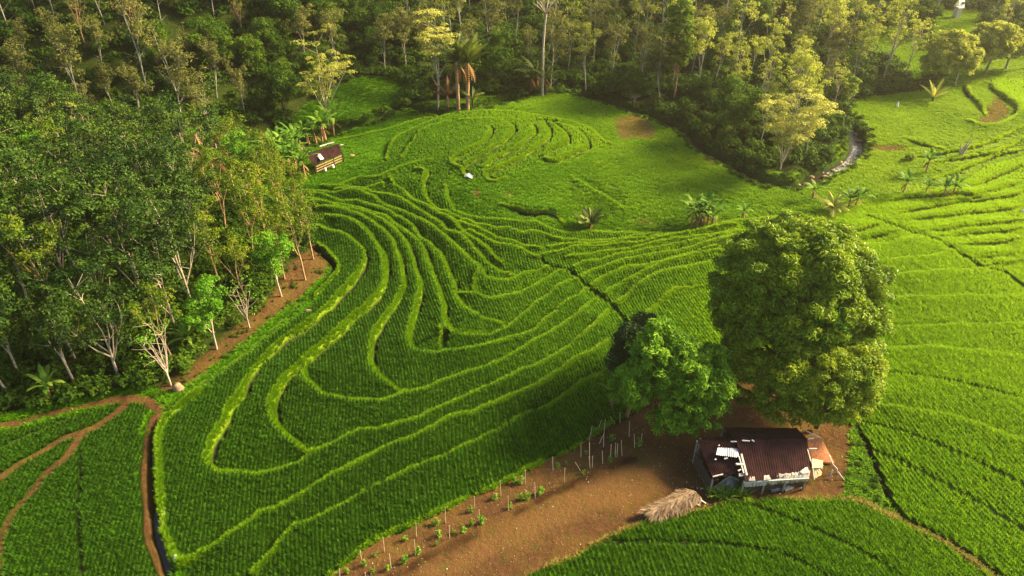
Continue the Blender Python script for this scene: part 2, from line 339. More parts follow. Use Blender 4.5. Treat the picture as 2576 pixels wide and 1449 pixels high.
RICE = [poly('E 1600,1700 1360,1449 1330,1400 1270,1290 1215,1100 1195,900 1180,600 1185,450 1225,350 1310,270 1450,165 1570,55', 'A 1320,1390 1470,1290 1720,1110 1900,960 2000,900 2140,730 2200,610 2170,540 2080,470',
             'H4 180,1180 100,1000 0,800 -150,640 -300,560 -100,510 300,468 480,450 560,420 650,380 780,350', 'Q 760,1290 880,1240 980,1180 1000,1080 1080,990 1200,920 1350,850 1500,815 1800,805 2050,830 2200,870 2350,910',
             'H5 1850,400 2000,540 2080,580 1850,620 1770,590 1700,640 1450,740 1290,785 1230,750 1190,700 1150,760 1000,860 870,930 740,1010 620,1058 480,1040 440,990 260,1020 150,940 30,830',
             'H4 1950,160 1960,280 1900,400 1870,450 1890,560 1930,660 1990,740 2100,800 2250,840 2380,865', 'D 1310,556 1345,560', 'H2 920,40 1020,80 1130,110 1250,115 1350,90 1500,70 1700,80 2000,70 2300,80 2576,90',
             'D 1800,572 1900,556 2010,546 2130,530 2200,500 2300,490 2400,478 2450,440 2500,410 2576,395 2800,360 3300,500 3300,1750'),
        poly('E -700,560 -60,430 150,385 400,318 650,262 850,200 900,225 1000,200 1085,240 1050,330 1030,420 1022,600 1028,780 1035,1000 1050,1200 1085,1330 1150,1449 1300,1700 -900,1750'),
        poly('S 1730,590 1800,570 1985,575 2300,580 2300,900 1985,850 1950,800 1870,720 1780,660')]
FOREST = poly('E -700,330 0,300 400,190 800,120 1000,60', 'D 420,985 540,890 620,830 700,760 790,665 800,630 790,610 760,560 640,470 500,430 200,400 -300,420 -900,460')
CLEAR = [poly('D 700,335 760,275 850,215 930,190 1010,200 1050,240 1000,262 900,290 800,330'), poly('D 560,360 640,345 700,335 800,330 760,372 680,400 600,412'), poly('D 2170,60 2260,60 2330,100 2370,185 2300,200 2230,150 2190,160'), poly('D 2345,25 2475,25 2475,175 2440,185 2350,185')]
BANK = poly('D 380,1005 470,985 540,935 640,855 700,805 770,755 832,692 840,655 815,615 785,605 745,640 700,690 655,760 600,805 520,875 450,935 400,955')
DARK = [(line('F 600,1400 850,1270 1050,1180 1250,1075 1500,930 1700,830 1900,740 2080,660 2300,560'), .4)]
TAN = poly('F 640,1420 870,1290 1080,1195 1280,1095 1520,950 1720,850 1920,760 2100,680 2320,575 2480,560 2560,640 2600,800 2480,850 2300,900 2080,950 1880,1030 1630,1140 1380,1260 1120,1400')
PATCH = [(poly('H5 1490,780 1600,680 1720,680 1750,750 1580,830'), 'earth'), (poly('R 1040,1150 1100,1105 1250,1130 1300,1165 1180,1205'), 'straw'),
         (poly('H5 2050,250 2300,150 2560,220 2750,420 2650,560 2400,520 2250,560 2100,480'), 'straw2'), (poly('H5 220,1130 440,1100 480,1260 360,1290 230,1280'), 'straw2'), (poly('H5 500,1120 760,1130 900,1250 830,1340 650,1230'), 'straw2'),
         (poly('C 160,235 230,222 340,250 450,275 470,295 380,295 200,270'), 'straw'), (poly('H5 1310,880 1330,840 1480,780 1570,830 1400,880'), 'straw'), (poly('S 820,1040 1050,1040 1270,1070 1150,1100 1000,1120 830,1090'), 'straw'),
         (poly('S 1590,880 1640,830 1750,660 1870,720 1950,800 1850,890 1700,920'), 'straw2')]
# ------------------------------------------------------------------ terrain: height and ground cover of every point
def box_mask(x, y, L, m):
    return (x > L[:, 0].min() - m) & (x < L[:, 0].max() + m) & (y > L[:, 1].min() - m) & (y < L[:, 1].max() + m)
def ground(x, y, attrs=True):
    """height and cover weights"""
    x = np.asarray(x, float); y = np.asarray(y, float); N = x.size
    z = z_base(x, y) + 0.10 * fbm(x, y, 9, 1.0) + 0.03 * fbm(x, y, 1.1, 5.0, 2)
    A = {k: np.zeros(N) for k in ('bund', 'pale', 'olive', 'earth', 'mud', 'straw', 'forest', 'rice', 'gap', 'water', 'damp', 'tan')}
    wx = x + 0.35 * fbm(x, y, 2.0, 11.0, 2); wy = y + 0.35 * fbm(x, y, 2.0, 31.0, 2)
    # zones
    def fill(key, P, v=1.0, soft=0.0):
        m = box_mask(x, y, P, 3.0); ii = np.nonzero(m)[0]
        if not len(ii): return
        ins = in_poly(wx[ii], wy[ii], P)
        if soft > 0:
            d, _ = seg_dist(x[ii], y[ii], np.vstack([P, P[:1]])); w = np.where(ins, smooth(d, 0, soft), 0) * v
        else: w = ins * v
        A[key][ii] = np.maximum(A[key][ii], w)
    for P in RICE: fill('rice', P)
    fill('tan', TAN, 1.0, 1.0)
    fill('forest', FOREST)
    d, sd = seg_dist(x, y, FOOT, True)
    A['forest'] = np.maximum(A['forest'], np.where(sd > 0, smooth(d, 0, 3), 0))
    for P in CLEAR:
        ii = np.nonzero(box_mask(x, y, P, 1))[0]; A['forest'][ii] *= ~in_poly(wx[ii], wy[ii], P)
    fill('earth', BANK, .9, 1.2); fill('earth', SOIL)
    for P, k in PATCH: fill('earth' if k == 'earth' else 'straw', P, {'earth': .8, 'straw': .95, 'straw2': .75}[k], 2.0)
    sg = np.zeros(N); ii = np.nonzero(box_mask(x, y, YARD_GRASS, 2))[0]
    sg[ii] = in_poly(wx[ii], wy[ii], YARD_GRASS)
    A['earth'] *= 1 - 0.55 * sg; A['forest'] = np.maximum(A['forest'], .58 * sg)
    A['rice'] *= (1 - A['forest']) * (A['earth'] < .3) * (1 - sg)
    for L, side, s, w, h, kind in BUNDS:
        m = box_mask(x, y, L, 8.0); ii = np.nonzero(m)[0]
        if not len(ii): continue
        px, py = x[ii] + .25 * vnoise(x[ii], y[ii], 1.7, 3.), y[ii] + .25 * vnoise(x[ii], y[ii], 1.7, 9.)
        d, sd = seg_dist(px, py, L, True)
        e0 = np.hypot(px - L[0, 0], py - L[0, 1]); e1 = np.hypot(px - L[-1, 0], py - L[-1, 1])
        tp = smooth(e0 - d, .1, 2.5) * smooth(e1 - d, .1, 2.5)
        if side:
            sg_ = np.where(sd > 0, 1, -1) * (1 if side == 'L' else -1)
            z[ii] += np.where(sg_ > 0, 1, -1) * s / 2 * np.exp(-d / 2.4) * smooth(d, 0, .5) * tp
        z[ii] += h * np.exp(-(d / (w * .9)) ** 2)
        w = w * (1 + .55 * vnoise(x[ii], y[ii], 2.3, 6.) * 2 * .6)
        bw = 1 - smooth(d, w * .75, w * 1.25)
        if side:   # muddy foot of the bank on its lower side
            ft = np.where(sg_ < 0, smooth(d, w * .9, w * 1.2) * (1 - smooth(d, w * 1.2 + .2, w * 1.2 + .55)), 0) * smooth(vnoise(x[ii], y[ii], 3.1, 15.), -.32, -.02) * tp
            A['gap'][ii] = np.maximum(A['gap'][ii], ft); A['rice'][ii] *= 1 - .9 * ft; z[ii] -= .12 * ft
        if kind == 'rice': continue
        key = {'bund': 'bund', 'pale': 'pale', 'dry': 'olive', 'olive': 'olive'}[kind]
        A[key][ii] = np.maximum(A[key][ii], bw)
        A['rice'][ii] *= 1 - bw
    for L, w, dep, kind in DITCH:
        ii = np.nonzero(box_mask(x, y, L, 2.0))[0]
        if not len(ii): continue
        d, _ = seg_dist(x[ii], y[ii], L)
        k = 1 - smooth(d, w * .6, w * 1.3)
        z[ii] -= dep * k
        A['gap' if kind == 'gap' else 'mud'][ii] = np.maximum(A['gap' if kind == 'gap' else 'mud'][ii], k)
        A['rice'][ii] *= 1 - k
        for q in ('bund', 'pale', 'olive'): A[q][ii] *= 1 - k
    for L, w, kind in PATHS:
        ii = np.nonzero(box_mask(x, y, L, 2.0))[0]
        if not len(ii): continue
        d, _ = seg_dist(wx[ii] * .3 + x[ii] * .7, wy[ii] * .3 + y[ii] * .7, L); w = w * (1 + .5 * vnoise(x[ii], y[ii], 2.1, 21.)); k = 1 - smooth(d, w * .65, w * 1.25)
        z[ii] += 0.12 * k
        A['earth'][ii] = np.maximum(A['earth'][ii], k); A['mud'][ii] *= 1 - k; A['rice'][ii] *= 1 - k; A['forest'][ii] *= 1 - k
    ii = np.nonzero(box_mask(x, y, STREAM, 5.0))[0]
    d, _ = seg_dist(wx[ii], wy[ii], STREAM); k = 1 - smooth(d, .6, 2.2)
    z[ii] -= 1.5 * k; A['mud'][ii] = np.maximum(A['mud'][ii], k); A['rice'][ii] *= 1 - k; A['straw'][ii] *= 1 - k
    for L, w in DARK:
        ii = np.nonzero(box_mask(x, y, L, 3.0))[0]; d, _ = seg_dist(wx[ii], wy[ii], L); k = (1 - smooth(d, w * .3, w * 1.5)) * smooth(vnoise(x[ii], y[ii], 1.6, 44.), -.45, .15) * (1.0 if w < .5 else .6)
        A['damp'][ii] = np.maximum(A['damp'][ii], k); z[ii] -= .10 * k
    return z, A

# fan shaped sheet: fine near the drone, coarse far off
NR, NT = 1150, 950
r_ = 18.0 * (900.0 / 18.0) ** (np.linspace(0, 1, NR) ** 1.0)
# concentrate rings between 25 and 160 m
u = np.linspace(0, 1, NR); r_ = np.interp(u, [0, .04, .62, .80, .9, 1.0], [8, 28, 125, 190, 300, 700])
th = np.radians(np.interp(np.linspace(0, 1, NT), [0, .08, .92, 1], [-75, -43, 43, 75]))
RR, TT = np.meshgrid(r_, th, indexing='ij')
X, Y = (RR * np.sin(TT)).ravel(), (RR * np.cos(TT)).ravel()
Z, AT = ground(X, Y)
idx = np.arange(NR * NT).reshape(NR, NT)
Fq = np.stack([idx[:-1, :-1], idx[:-1, 1:], idx[1:, 1:], idx[1:, :-1]], -1).reshape(-1, 4)[:, ::-1]
Zg = Z.reshape(NR, NT); AG = {k: v.reshape(NR, NT) for k, v in AT.items()}
def samp(G, x, y):
    x = np.atleast_1d(np.asarray(x, float)); y = np.atleast_1d(np.asarray(y, float))
    fi = np.interp(np.hypot(x, y), r_, np.arange(NR)); fj = np.interp(np.arctan2(x, y), th, np.arange(NT))
    i = np.clip(fi.astype(int), 0, NR - 2); j = np.clip(fj.astype(int), 0, NT - 2); a = fi - i; b = fj - j
    return G[i, j] * (1 - a) * (1 - b) + G[i + 1, j] * a * (1 - b) + G[i, j + 1] * (1 - a) * b + G[i + 1, j + 1] * a * b
def zi(x, y): return samp(Zg, x, y)
def at(u, v, lift=0.0):
    """a spot on the land from drawing units"""
    p = cast([(u, v)], lambda a, b: zi(a, b))[0]
    return Vector((p[0], p[1], p[2] + lift))

# ------------------------------------------------------------------ materials
def new_mat(name):
    m = bpy.data.materials.new(name); m.use_nodes = True; m.node_tree.nodes.clear(); return m
class NT_:
    def __init__(s, m): s.t = m.node_tree; s.n = s.t.nodes; s.l = s.t.links
    def node(s, ty, **kw):
        n = s.n.new(ty)
        for k, v in kw.items():
            if k.startswith('i_'): n.inputs[int(k[2:])].default_value = v
            else: setattr(n, k, v)
        return n
    def noise(s, scale, detail=3, rough=.55, vec=None):
        n = s.node("ShaderNodeTexNoise"); n.inputs["Scale"].default_value = scale; n.inputs["Detail"].default_value = detail; n.inputs["Roughness"].default_value = rough
        if vec is None:
            g = s.node("ShaderNodeNewGeometry"); vec = g.outputs["Position"]
        s.l.new(vec, n.inputs["Vector"]); return n.outputs["Fac"]
    def attr(s, name):
        a = s.node("ShaderNodeAttribute", attribute_name=name); return a.outputs["Fac"]
    def ramp(s, fac, stops):
        r = s.node("ShaderNodeValToRGB"); e = r.color_ramp.elements
        while len(e) < len(stops): e.new(.5)
        for el, (p, c) in zip(e, stops): el.position = p; el.color = (*c, 1) if len(c) == 3 else c
        s.l.new(fac, r.inputs[0]); return r.outputs[0]
    def mix(s, fac, a, b, mode='MIX'):
        m = s.node("ShaderNodeMix", data_type='RGBA', blend_type=mode)
        for i, v in ((0, fac), (6, a), (7, b)):
            if isinstance(v, (int, float)): m.inputs[i].default_value = v
            elif isinstance(v, tuple): m.inputs[i].default_value = (*v, 1) if len(v) == 3 else v
            else: s.l.new(v, m.inputs[i])
        return m.outputs[2]
    def math(s, op, a, b=0.0, c=None):
        m = s.node("ShaderNodeMath", operation=op)
        for i, v in enumerate((a, b) if c is None else (a, b, c)):
            if isinstance(v, (int, float)): m.inputs[i].default_value = v
            else: s.l.new(v, m.inputs[i])
        return m.outputs[0]
    def bump(s, h, strength=.5, dist=.1):
        b = s.node("ShaderNodeBump"); b.inputs["Strength"].default_value = strength; b.inputs["Distance"].default_value = dist
        s.l.new(h, b.inputs["Height"]); return b.outputs[0]
    def out(s, sh):
        o = s.node("ShaderNodeOutputMaterial"); s.l.new(sh, o.inputs[0])
    def bsdf(s, col, rough=.8, normal=None, spec=.3, metal=0.0):
        b = s.node("ShaderNodeBsdfPrincipled")
        for k, v in (("Base Color", col), ("Roughness", rough)):
            if isinstance(v, (int, float)): b.inputs[k].default_value = v
            elif isinstance(v, tuple): b.inputs[k].default_value = (*v, 1)
            else: s.l.new(v, b.inputs[k])
        b.inputs["Specular IOR Level"].default_value = spec; b.inputs["Metallic"].default_value = metal
        if normal is not None: s.l.new(normal, b.inputs["Normal"])
        return b.outputs[0]

def leaf_mat(name, dark, mid, light, trans=.38, rough=.55, spec=.25, yscale=.12, xr=0.0):
    """foliage: colour differs leaf by leaf, plant by plant and in broad drifts"""
    m = new_mat(name); t = NT_(m)
    a = t.attr("v")
    oi = t.node("ShaderNodeObjectInfo").outputs["Random"]
    n = t.noise(yscale, 2)
    f = t.math('ADD', t.math('MULTIPLY', a, .55), t.math('ADD', t.math('MULTIPLY', oi, .22), t.math('MULTIPLY', n, .42)))
    if xr:   # sunlight falloff painted into the colour: near left darker, far right yellower
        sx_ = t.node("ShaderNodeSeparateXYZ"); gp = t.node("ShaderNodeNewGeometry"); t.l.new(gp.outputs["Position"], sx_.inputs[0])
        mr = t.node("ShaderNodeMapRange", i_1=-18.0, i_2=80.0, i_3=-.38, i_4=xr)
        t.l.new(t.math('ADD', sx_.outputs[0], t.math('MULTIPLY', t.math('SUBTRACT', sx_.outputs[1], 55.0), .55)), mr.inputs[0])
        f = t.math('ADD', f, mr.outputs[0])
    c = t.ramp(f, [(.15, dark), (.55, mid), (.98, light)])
    b = t.bsdf(c, rough, None, spec)
    tr = t.node("ShaderNodeBsdfTranslucent")
    c2 = t.mix(.5, c, t.mix(1.0, c, (1.0, .95, .35), 'MULTIPLY'))
    t.l.new(c2, tr.inputs[0])
    mx = t.node("ShaderNodeMixShader"); mx.inputs[0].default_value = trans
    t.l.new(b, mx.inputs[1]); t.l.new(tr.outputs[0], mx.inputs[2]); t.out(mx.outputs[0])
    return m

def ground_mat():
    m = new_mat("ground_cover"); t = NT_(m)
    n1, n2, n3 = t.noise(.25, 4), t.noise(2.2, 5, .65), t.noise(14, 4, .7)
    grass = t.ramp(t.mix(.5, n1, n2), [(.3, (.030, .085, .006)), (.5, (.060, .150, .006)), (.68, (.115, .200, .010))])
    mudc = t.ramp(n3, [(.3, (.012, .014, .008)), (.7, (.035, .032, .016))])
    ricefloor = t.ramp(n3, [(.3, (.016, .040, .005)), (.7, (.040, .085, .008))])
    bundc = t.ramp(n2, [(.3, (.10, .20, .008)), (.7, (.24, .33, .014))])
    palec = t.ramp(n2, [(.3, (.10, .17, .02)), (.7, (.20, .26, .04))])
    olive = t.ramp(n2, [(.3, (.060, .080, .006)), (.7, (.13, .15, .012))])
    earth = t.ramp(t.mix(.45, n2, n3), [(.25, (.040, .016, .006)), (.5, (.095, .046, .021)), (.75, (.17, .090, .044))])
    earth = t.mix(t.ramp(n1, [(.42, (0, 0, 0)), (.6, (.6, .6, .6))]), earth, (.15, .085, .026))
    earth = t.mix(t.math('MULTIPLY', t.attr('tan'), .75), earth, t.ramp(n3, [(.3, (.10, .048, .018)), (.7, (.20, .108, .044))]))
    earth = t.mix(t.math('MULTIPLY', t.attr('damp'), .85), earth, (.035, .014, .008))
    earth = t.mix(t.ramp(t.noise(.6, 6, .75), [(.56, (0, 0, 0)), (.66, (.55, .55, .55))]), earth, (.075, .085, .016))
    straw = t.ramp(t.mix(.5, n2, n3), [(.3, (.17, .15, .025)), (.7, (.40, .34, .09))])
    forest = t.ramp(t.mix(.5, n2, n1), [(.3, (.014, .022, .006)), (.55, (.032, .050, .008)), (.8, (.085, .070, .022))])
    c = grass
    for k, col in (('forest', forest), ('rice', ricefloor), ('straw', straw), ('bund', bundc), ('pale', palec), ('olive', olive), ('earth', earth), ('gap', mudc), ('mud', mudc)):
        w = t.attr(k)
        if k in ('straw', 'earth'):
            w = t.math('MULTIPLY', w, t.math('ADD', .45, t.math('MULTIPLY', n2, 1.1)), )
            w = t.math('MINIMUM', w, 1.0)
        c = t.mix(w, c, col)
    nb = t.bump(t.math('ADD', n3, t.math('MULTIPLY', n2, 2.0)), .9, .2)
    t.out(t.bsdf(c, 1.0, nb, .03)); return m
M = {}
M['ground'] = ground_mat()
ter = mesh_np("ground", np.stack([X, Y, Z], 1), Fq, M['ground'], smooth=True, attrs={k: AT[k] for k in ('bund', 'pale', 'olive', 'earth', 'mud', 'straw', 'forest', 'rice', 'gap', 'damp', 'tan')})
tag(ter, kind='structure')

M['water'] = new_mat("water"); _t = NT_(M['water'])
_t.out(_t.bsdf((.022, .016, .010), .35, _t.bump(_t.noise(6, 3), .4, .05), .5))
M['foam'] = new_mat("white_water"); _t = NT_(M['foam'])
_n = _t.noise(2.6, 6, .75)
_t.out(_t.bsdf(_t.ramp(_n, [(.50, (.03, .03, .025)), (.60, (.42, .42, .42))]), .35, _t.bump(_n, .8, .2), .5))
def ribbon(L, half, zoff, mat, name, kind='structure'):
    T = np.gradient(L, axis=0); T /= np.linalg.norm(T, axis=1)[:, None]; Nn = np.stack([-T[:, 1], T[:, 0]], 1)
    hw = half * (1 + .3 * vnoise(L[:, 0], L[:, 1], 3, 2.))[:, None]
    l, r = L + Nn * hw, L - Nn * hw
    zz = z_base(L[:, 0], L[:, 1]) + zoff
    V = np.vstack([np.c_[l, zz], np.c_[r, zz]]); k = len(L)
    F = np.array([(i, i + 1, k + i + 1, k + i) for i in range(k - 1)])
    o = mesh_np(name, V, F, mat, smooth=True); tag(o, kind=kind); return o
ribbon(STREAM, 1.0, -1.28, M['water'], "stream_water")
ribbon(DITCH[0][0], .34, -.42, M['water'], "channel_water")
# ------------------------------------------------------------------ grasses and rice (stuff nobody could count)
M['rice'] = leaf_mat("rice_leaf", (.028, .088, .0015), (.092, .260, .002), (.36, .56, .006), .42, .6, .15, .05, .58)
M['bundgrass'] = leaf_mat("bund_grass", (.12, .26, .002), (.27, .46, .003), (.54, .66, .010), .45, .6, .15, .3, .12)
M['meadow'] = leaf_mat("meadow_grass", (.06, .19, .002), (.15, .33, .003), (.34, .48, .01), .42, .7, .1, .12, .25)
M['drygrass'] = leaf_mat("dry_grass", (.11, .10, .015), (.24, .19, .04), (.42, .34, .10), .35, .7, .1, .3)

def tuft(name, seed, blades, h, spread, w, mat, lean=.45):
    """one clump of narrow bent leaves"""
    r = np.random.default_rng(seed); V = []; F = []; a = []
    for k in range(blades):
        th_ = r.random() * 2 * np.pi; rr = r.random() ** .5 * spread * .35
        bx, by = rr * math.cos(th_), rr * math.sin(th_)
        ph = th_ + r.normal() * .6; L = h * (.65 + .5 * r.random()); ln = lean * (0.3 + r.random())
        dx, dy = math.cos(ph), math.sin(ph); sx, sy = -dy * w / 2, dx * w / 2
        b = len(V); v = r.random()
        for q, (t, wd) in enumerate(((0, .8), (.5, 1.0), (1, .12))):
            ox = L * ln * t * t; z = L * (t - .32 * ln * t * t)
            V += [(bx + dx * ox - sx * wd, by + dy * ox - sy * wd, z), (bx + dx * ox + sx * wd, by + dy * ox + sy * wd, z)]; a += [v, v]
        F += [(b, b + 1, b + 3, b + 2), (b + 2, b + 3, b + 5, b + 4)]
    me = bpy.data.meshes.new(name); me.from_pydata(V, [], F); me.materials.append(mat)
    at_ = me.attributes.new("v", 'FLOAT', 'POINT'); at_.data.foreach_set("value", np.array(a, np.float32))
    return me

def scatter(name, label, cat, mesh, P, scale, rot=None):
    """points on the land, each carrying a copy of one clump (geometry nodes)"""
    me = bpy.data.meshes.new(name); me.vertices.add(len(P)); me.vertices.foreach_set("co", np.asarray(P, np.float32).ravel())
    a = me.attributes.new("sc", 'FLOAT', 'POINT'); a.data.foreach_set("value", np.asarray(scale, np.float32))
    a = me.attributes.new("rz", 'FLOAT', 'POINT'); a.data.foreach_set("value", (rng.random(len(P)) * 6.283 if rot is None else rot).astype(np.float32))
    o = bpy.data.objects.new(name, me); link(o)
    src = bpy.data.objects.new(name + "_clump", mesh)
    g = bpy.data.node_groups.new(name, 'GeometryNodeTree')
    g.interface.new_socket("Geometry", in_out='INPUT', socket_type='NodeSocketGeometry'); g.interface.new_socket("Geometry", in_out='OUTPUT', socket_type='NodeSocketGeometry')
    n = g.nodes; i = n.new("NodeGroupInput"); u_ = n.new("NodeGroupOutput"); ins = n.new("GeometryNodeInstanceOnPoints"); m2p = n.new("GeometryNodeMeshToPoints")
    oi = n.new("GeometryNodeObjectInfo"); oi.inputs["Object"].default_value = src
    s1 = n.new("GeometryNodeInputNamedAttribute"); s1.data_type = 'FLOAT'; s1.inputs[0].default_value = "sc"
    s2 = n.new("GeometryNodeInputNamedAttribute"); s2.data_type = 'FLOAT'; s2.inputs[0].default_value = "rz"
    cx = n.new("ShaderNodeCombineXYZ"); L = g.links
    L.new(i.outputs[0], m2p.inputs[0]); L.new(m2p.outputs[0], ins.inputs["Points"]); L.new(oi.outputs["Geometry"], ins.inputs["Instance"])
    L.new(s2.outputs[0], cx.inputs[2]); L.new(cx.outputs[0], ins.inputs["Rotation"]); L.new(s1.outputs[0], ins.inputs["Scale"])
    L.new(ins.outputs[0], u_.inputs[0])
    md = o.modifiers.new("clumps", 'NODES'); md.node_group = g
    tag(o, label, cat, kind='stuff'); return o

def in_view(x, y, z=0, m=60):
    P = to_px(np.stack([x, y, np.broadcast_to(z, x.shape)], 1)); dep = y * cp - (z - CAM_H) * sp_
    return (P[:, 0] > -m) & (P[:, 0] < 2576 + m) & (P[:, 1] > -m) & (P[:, 1] < 1449 + m) & (dep > 5)
def grid_pts(x0, x1, y0, y1, sx, sy, ang, jit, warp=1.2):
    """planted rows: a slightly warped and jittered lattice"""
    c, s_ = math.cos(ang), math.sin(ang); cx, cy = (x0 + x1) / 2, (y0 + y1) / 2; R = math.hypot(x1 - x0, y1 - y0) / 2
    a, b = np.meshgrid(np.arange(-R, R, sx), np.arange(-R, R, sy), indexing='ij'); a = a.ravel(); b = b.ravel()
    a = a + jit * sx * rng.normal(size=a.shape); b = b + jit * 1.6 * sy * rng.normal(size=b.shape)
    x = cx + a * c - b * s_; y = cy + a * s_ + b * c
    x = x + warp * vnoise(x, y, 19, 3.); y = y + warp * vnoise(x, y, 19, 8.)
    k = (x > x0) & (x < x1) & (y > y0) & (y < y1); return x[k], y[k]
def land(x, y, test):
    k = in_view(x, y, 0); x, y = x[k], y[k]; k = test(x, y); x, y = x[k], y[k]; return np.stack([x, y, zi(x, y)], 1)
rt = lambda x, y: samp(AG['rice'], x, y) > .55
ripe = lambda P: .92 + .25 * fbm(P[:, 0], P[:, 1], 6, 4.) + .12 * rng.normal(size=len(P))
x, y = grid_pts(-70, 75, 24, 96, .34, .20, math.radians(12), .06, 3.2)
P = land(x, y, rt)
h2 = rng.random(len(P)) < .5
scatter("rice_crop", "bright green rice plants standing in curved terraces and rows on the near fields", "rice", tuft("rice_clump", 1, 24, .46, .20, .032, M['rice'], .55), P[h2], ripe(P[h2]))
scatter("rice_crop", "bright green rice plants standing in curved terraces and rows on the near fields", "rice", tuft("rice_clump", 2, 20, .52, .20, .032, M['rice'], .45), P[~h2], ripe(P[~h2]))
print("rice near", len(P))
x, y = grid_pts(-60, 130, 96, 170, .36, .28, math.radians(70), .2)
P = land(x, y, rt)
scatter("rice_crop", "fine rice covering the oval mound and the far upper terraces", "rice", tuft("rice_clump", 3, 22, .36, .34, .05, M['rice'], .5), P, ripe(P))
print("rice far", len(P))
def rnd(x0, x1, y0, y1, n): return rng.uniform(x0, x1, n), rng.uniform(y0, y1, n)
bt = lambda x, y: (samp(AG['bund'], x, y) + .8 * samp(AG['pale'], x, y)) > .35 + .3 * rng.random(len(x)) + .35 * (vnoise(x, y, 1.3, 2.) > .22)
x, y = rnd(-70, 110, 24, 135, 1300000); P = land(x, y, bt)
scatter("bund_grass", "tall yellow green grass growing along the tops of the terrace banks", "grass", tuft("grass_clump", 4, 22, .38, .22, .03, M['bundgrass'], .6), P, .8 + .5 * rng.random(len(P)) + .4 * fbm(P[:, 0], P[:, 1], 2.5, 4.))
print("bund", len(P))
mt = lambda x, y: (samp(AG['olive'], x, y) < .3) & (samp(AG['pale'], x, y) < .3) & np.where(in_poly(x, y, YARD_GRASS), rng.random(len(x)) < .5, (samp(AG['forest'], x, y) < .5) & (samp(AG['earth'], x, y) < .25)) & (samp(AG['rice'], x, y) < .3) & (samp(AG['mud'], x, y) < .3) & (samp(AG['straw'], x, y) < .12 + .4 * rng.random(len(x))) & (samp(AG['bund'], x, y) < .3) & (samp(AG['gap'], x, y) < .3)
x, y = rnd(-60, 120, 24, 190, 420000); P = land(x, y, mt)
scatter("meadow_grass", "soft uneven grass of the open meadow between the terraces and the wood", "grass", tuft("grass_clump", 5, 22, .22, .6, .06, M['meadow'], 1.1), P, (.7 + .7 * rng.random(len(P)) + .9 * fbm(P[:, 0], P[:, 1], 7, 4.)) * np.where(in_poly(P[:, 0], P[:, 1], YARD_GRASS), .7, 1))
print("meadow", len(P))
wt = lambda x, y: (((samp(AG['olive'], x, y) > .4) & (y < 90)) | ((samp(AG['straw'], x, y) > .35))) 
x, y = rnd(-40, 90, 24, 150, 400000); P = land(x, y, wt)
scatter("dry_grass", "dry yellow brown grass on trodden banks and cut patches", "grass", tuft("grass_clump", 6, 18, .16, .5, .04, M['drygrass'], 1.3), P, .6 + .6 * rng.random(len(P)))
print("dry", len(P))
# ------------------------------------------------------------------ trees and plants
def wood_mat(name, dark, light, rough=.85, sc=3.0):
    m = new_mat(name); t = NT_(m); n = t.noise(sc, 5, .7)
    t.out(t.bsdf(t.ramp(n, [(.3, dark), (.7, light)]), rough, t.bump(n, .5, .05), .2)); return m
M['bark_pale'] = wood_mat("pale_bark", (.22, .17, .12), (.55, .46, .36))
M['bark_grey'] = wood_mat("grey_bark", (.14, .13, .10), (.38, .36, .30))
M['bark_warm'] = wood_mat("warm_bark", (.20, .11, .05), (.48, .32, .18))
M['bark_dark'] = wood_mat("dark_bark", (.035, .022, .014), (.12, .08, .05))
M['lf_rubber'] = leaf_mat("rubber_leaf", (.009, .026, .005), (.030, .072, .008), (.13, .21, .016), .26, .6, .12, .07)
M['lf_hill'] = leaf_mat("hill_leaf", (.050, .066, .014), (.125, .138, .032), (.26, .25, .07), .35, .7, .1, .05)
M['lf_wood'] = leaf_mat("woodland_leaf", (.09, .12, .012), (.21, .26, .030), (.42, .46, .08), .48, .7, .1, .05, .25)
M['lf_olive'] = leaf_mat("olive_leaf", (.035, .075, .006), (.10, .17, .010), (.27, .31, .018), .38, .65, .1, .07)
M['lf_fresh'] = leaf_mat("fresh_leaf", (.05, .15, .006), (.10, .27, .008), (.24, .42, .02), .42, .5, .2, .3)
M['lf_mango'] = leaf_mat("mango_leaf", (.04, .10, .003), (.18, .30, .006), (.54, .62, .03), .34, .5, .22, .25)
M['lf_lime'] = leaf_mat("lime_leaf", (.05, .12, .004), (.13, .23, .006), (.34, .42, .015), .42, .6, .2, .3)
M['lf_vivid'] = leaf_mat("vivid_leaf", (.026, .085, .003), (.085, .235, .006), (.27, .47, .02), .36, .55, .2, .4)
M['lf_dark'] = leaf_mat("dark_leaf", (.010, .030, .004), (.022, .060, .007), (.05, .10, .01), .15, .6, .2, .4)
M['lf_gold'] = leaf_mat("gold_leaf", (.16, .19, .02), (.34, .36, .05), (.62, .60, .14), .35, .6, .2, .3)
M['lf_under'] = leaf_mat("undergrowth_leaf", (.018, .046, .004), (.046, .105, .006), (.14, .22, .014), .35, .7, .1, .06)
M['lf_banana'] = leaf_mat("banana_leaf", (.03, .10, .006), (.08, .20, .012), (.26, .38, .05), .40, .6, .15, .4)
M['lf_dead'] = leaf_mat("dead_leaf", (.07, .035, .015), (.16, .085, .035), (.34, .20, .08), .3, .8, .1, .4)
M['lf_palm'] = leaf_mat("palm_leaf", (.03, .055, .006), (.08, .125, .010), (.26, .30, .04), .35, .55, .2, .3)

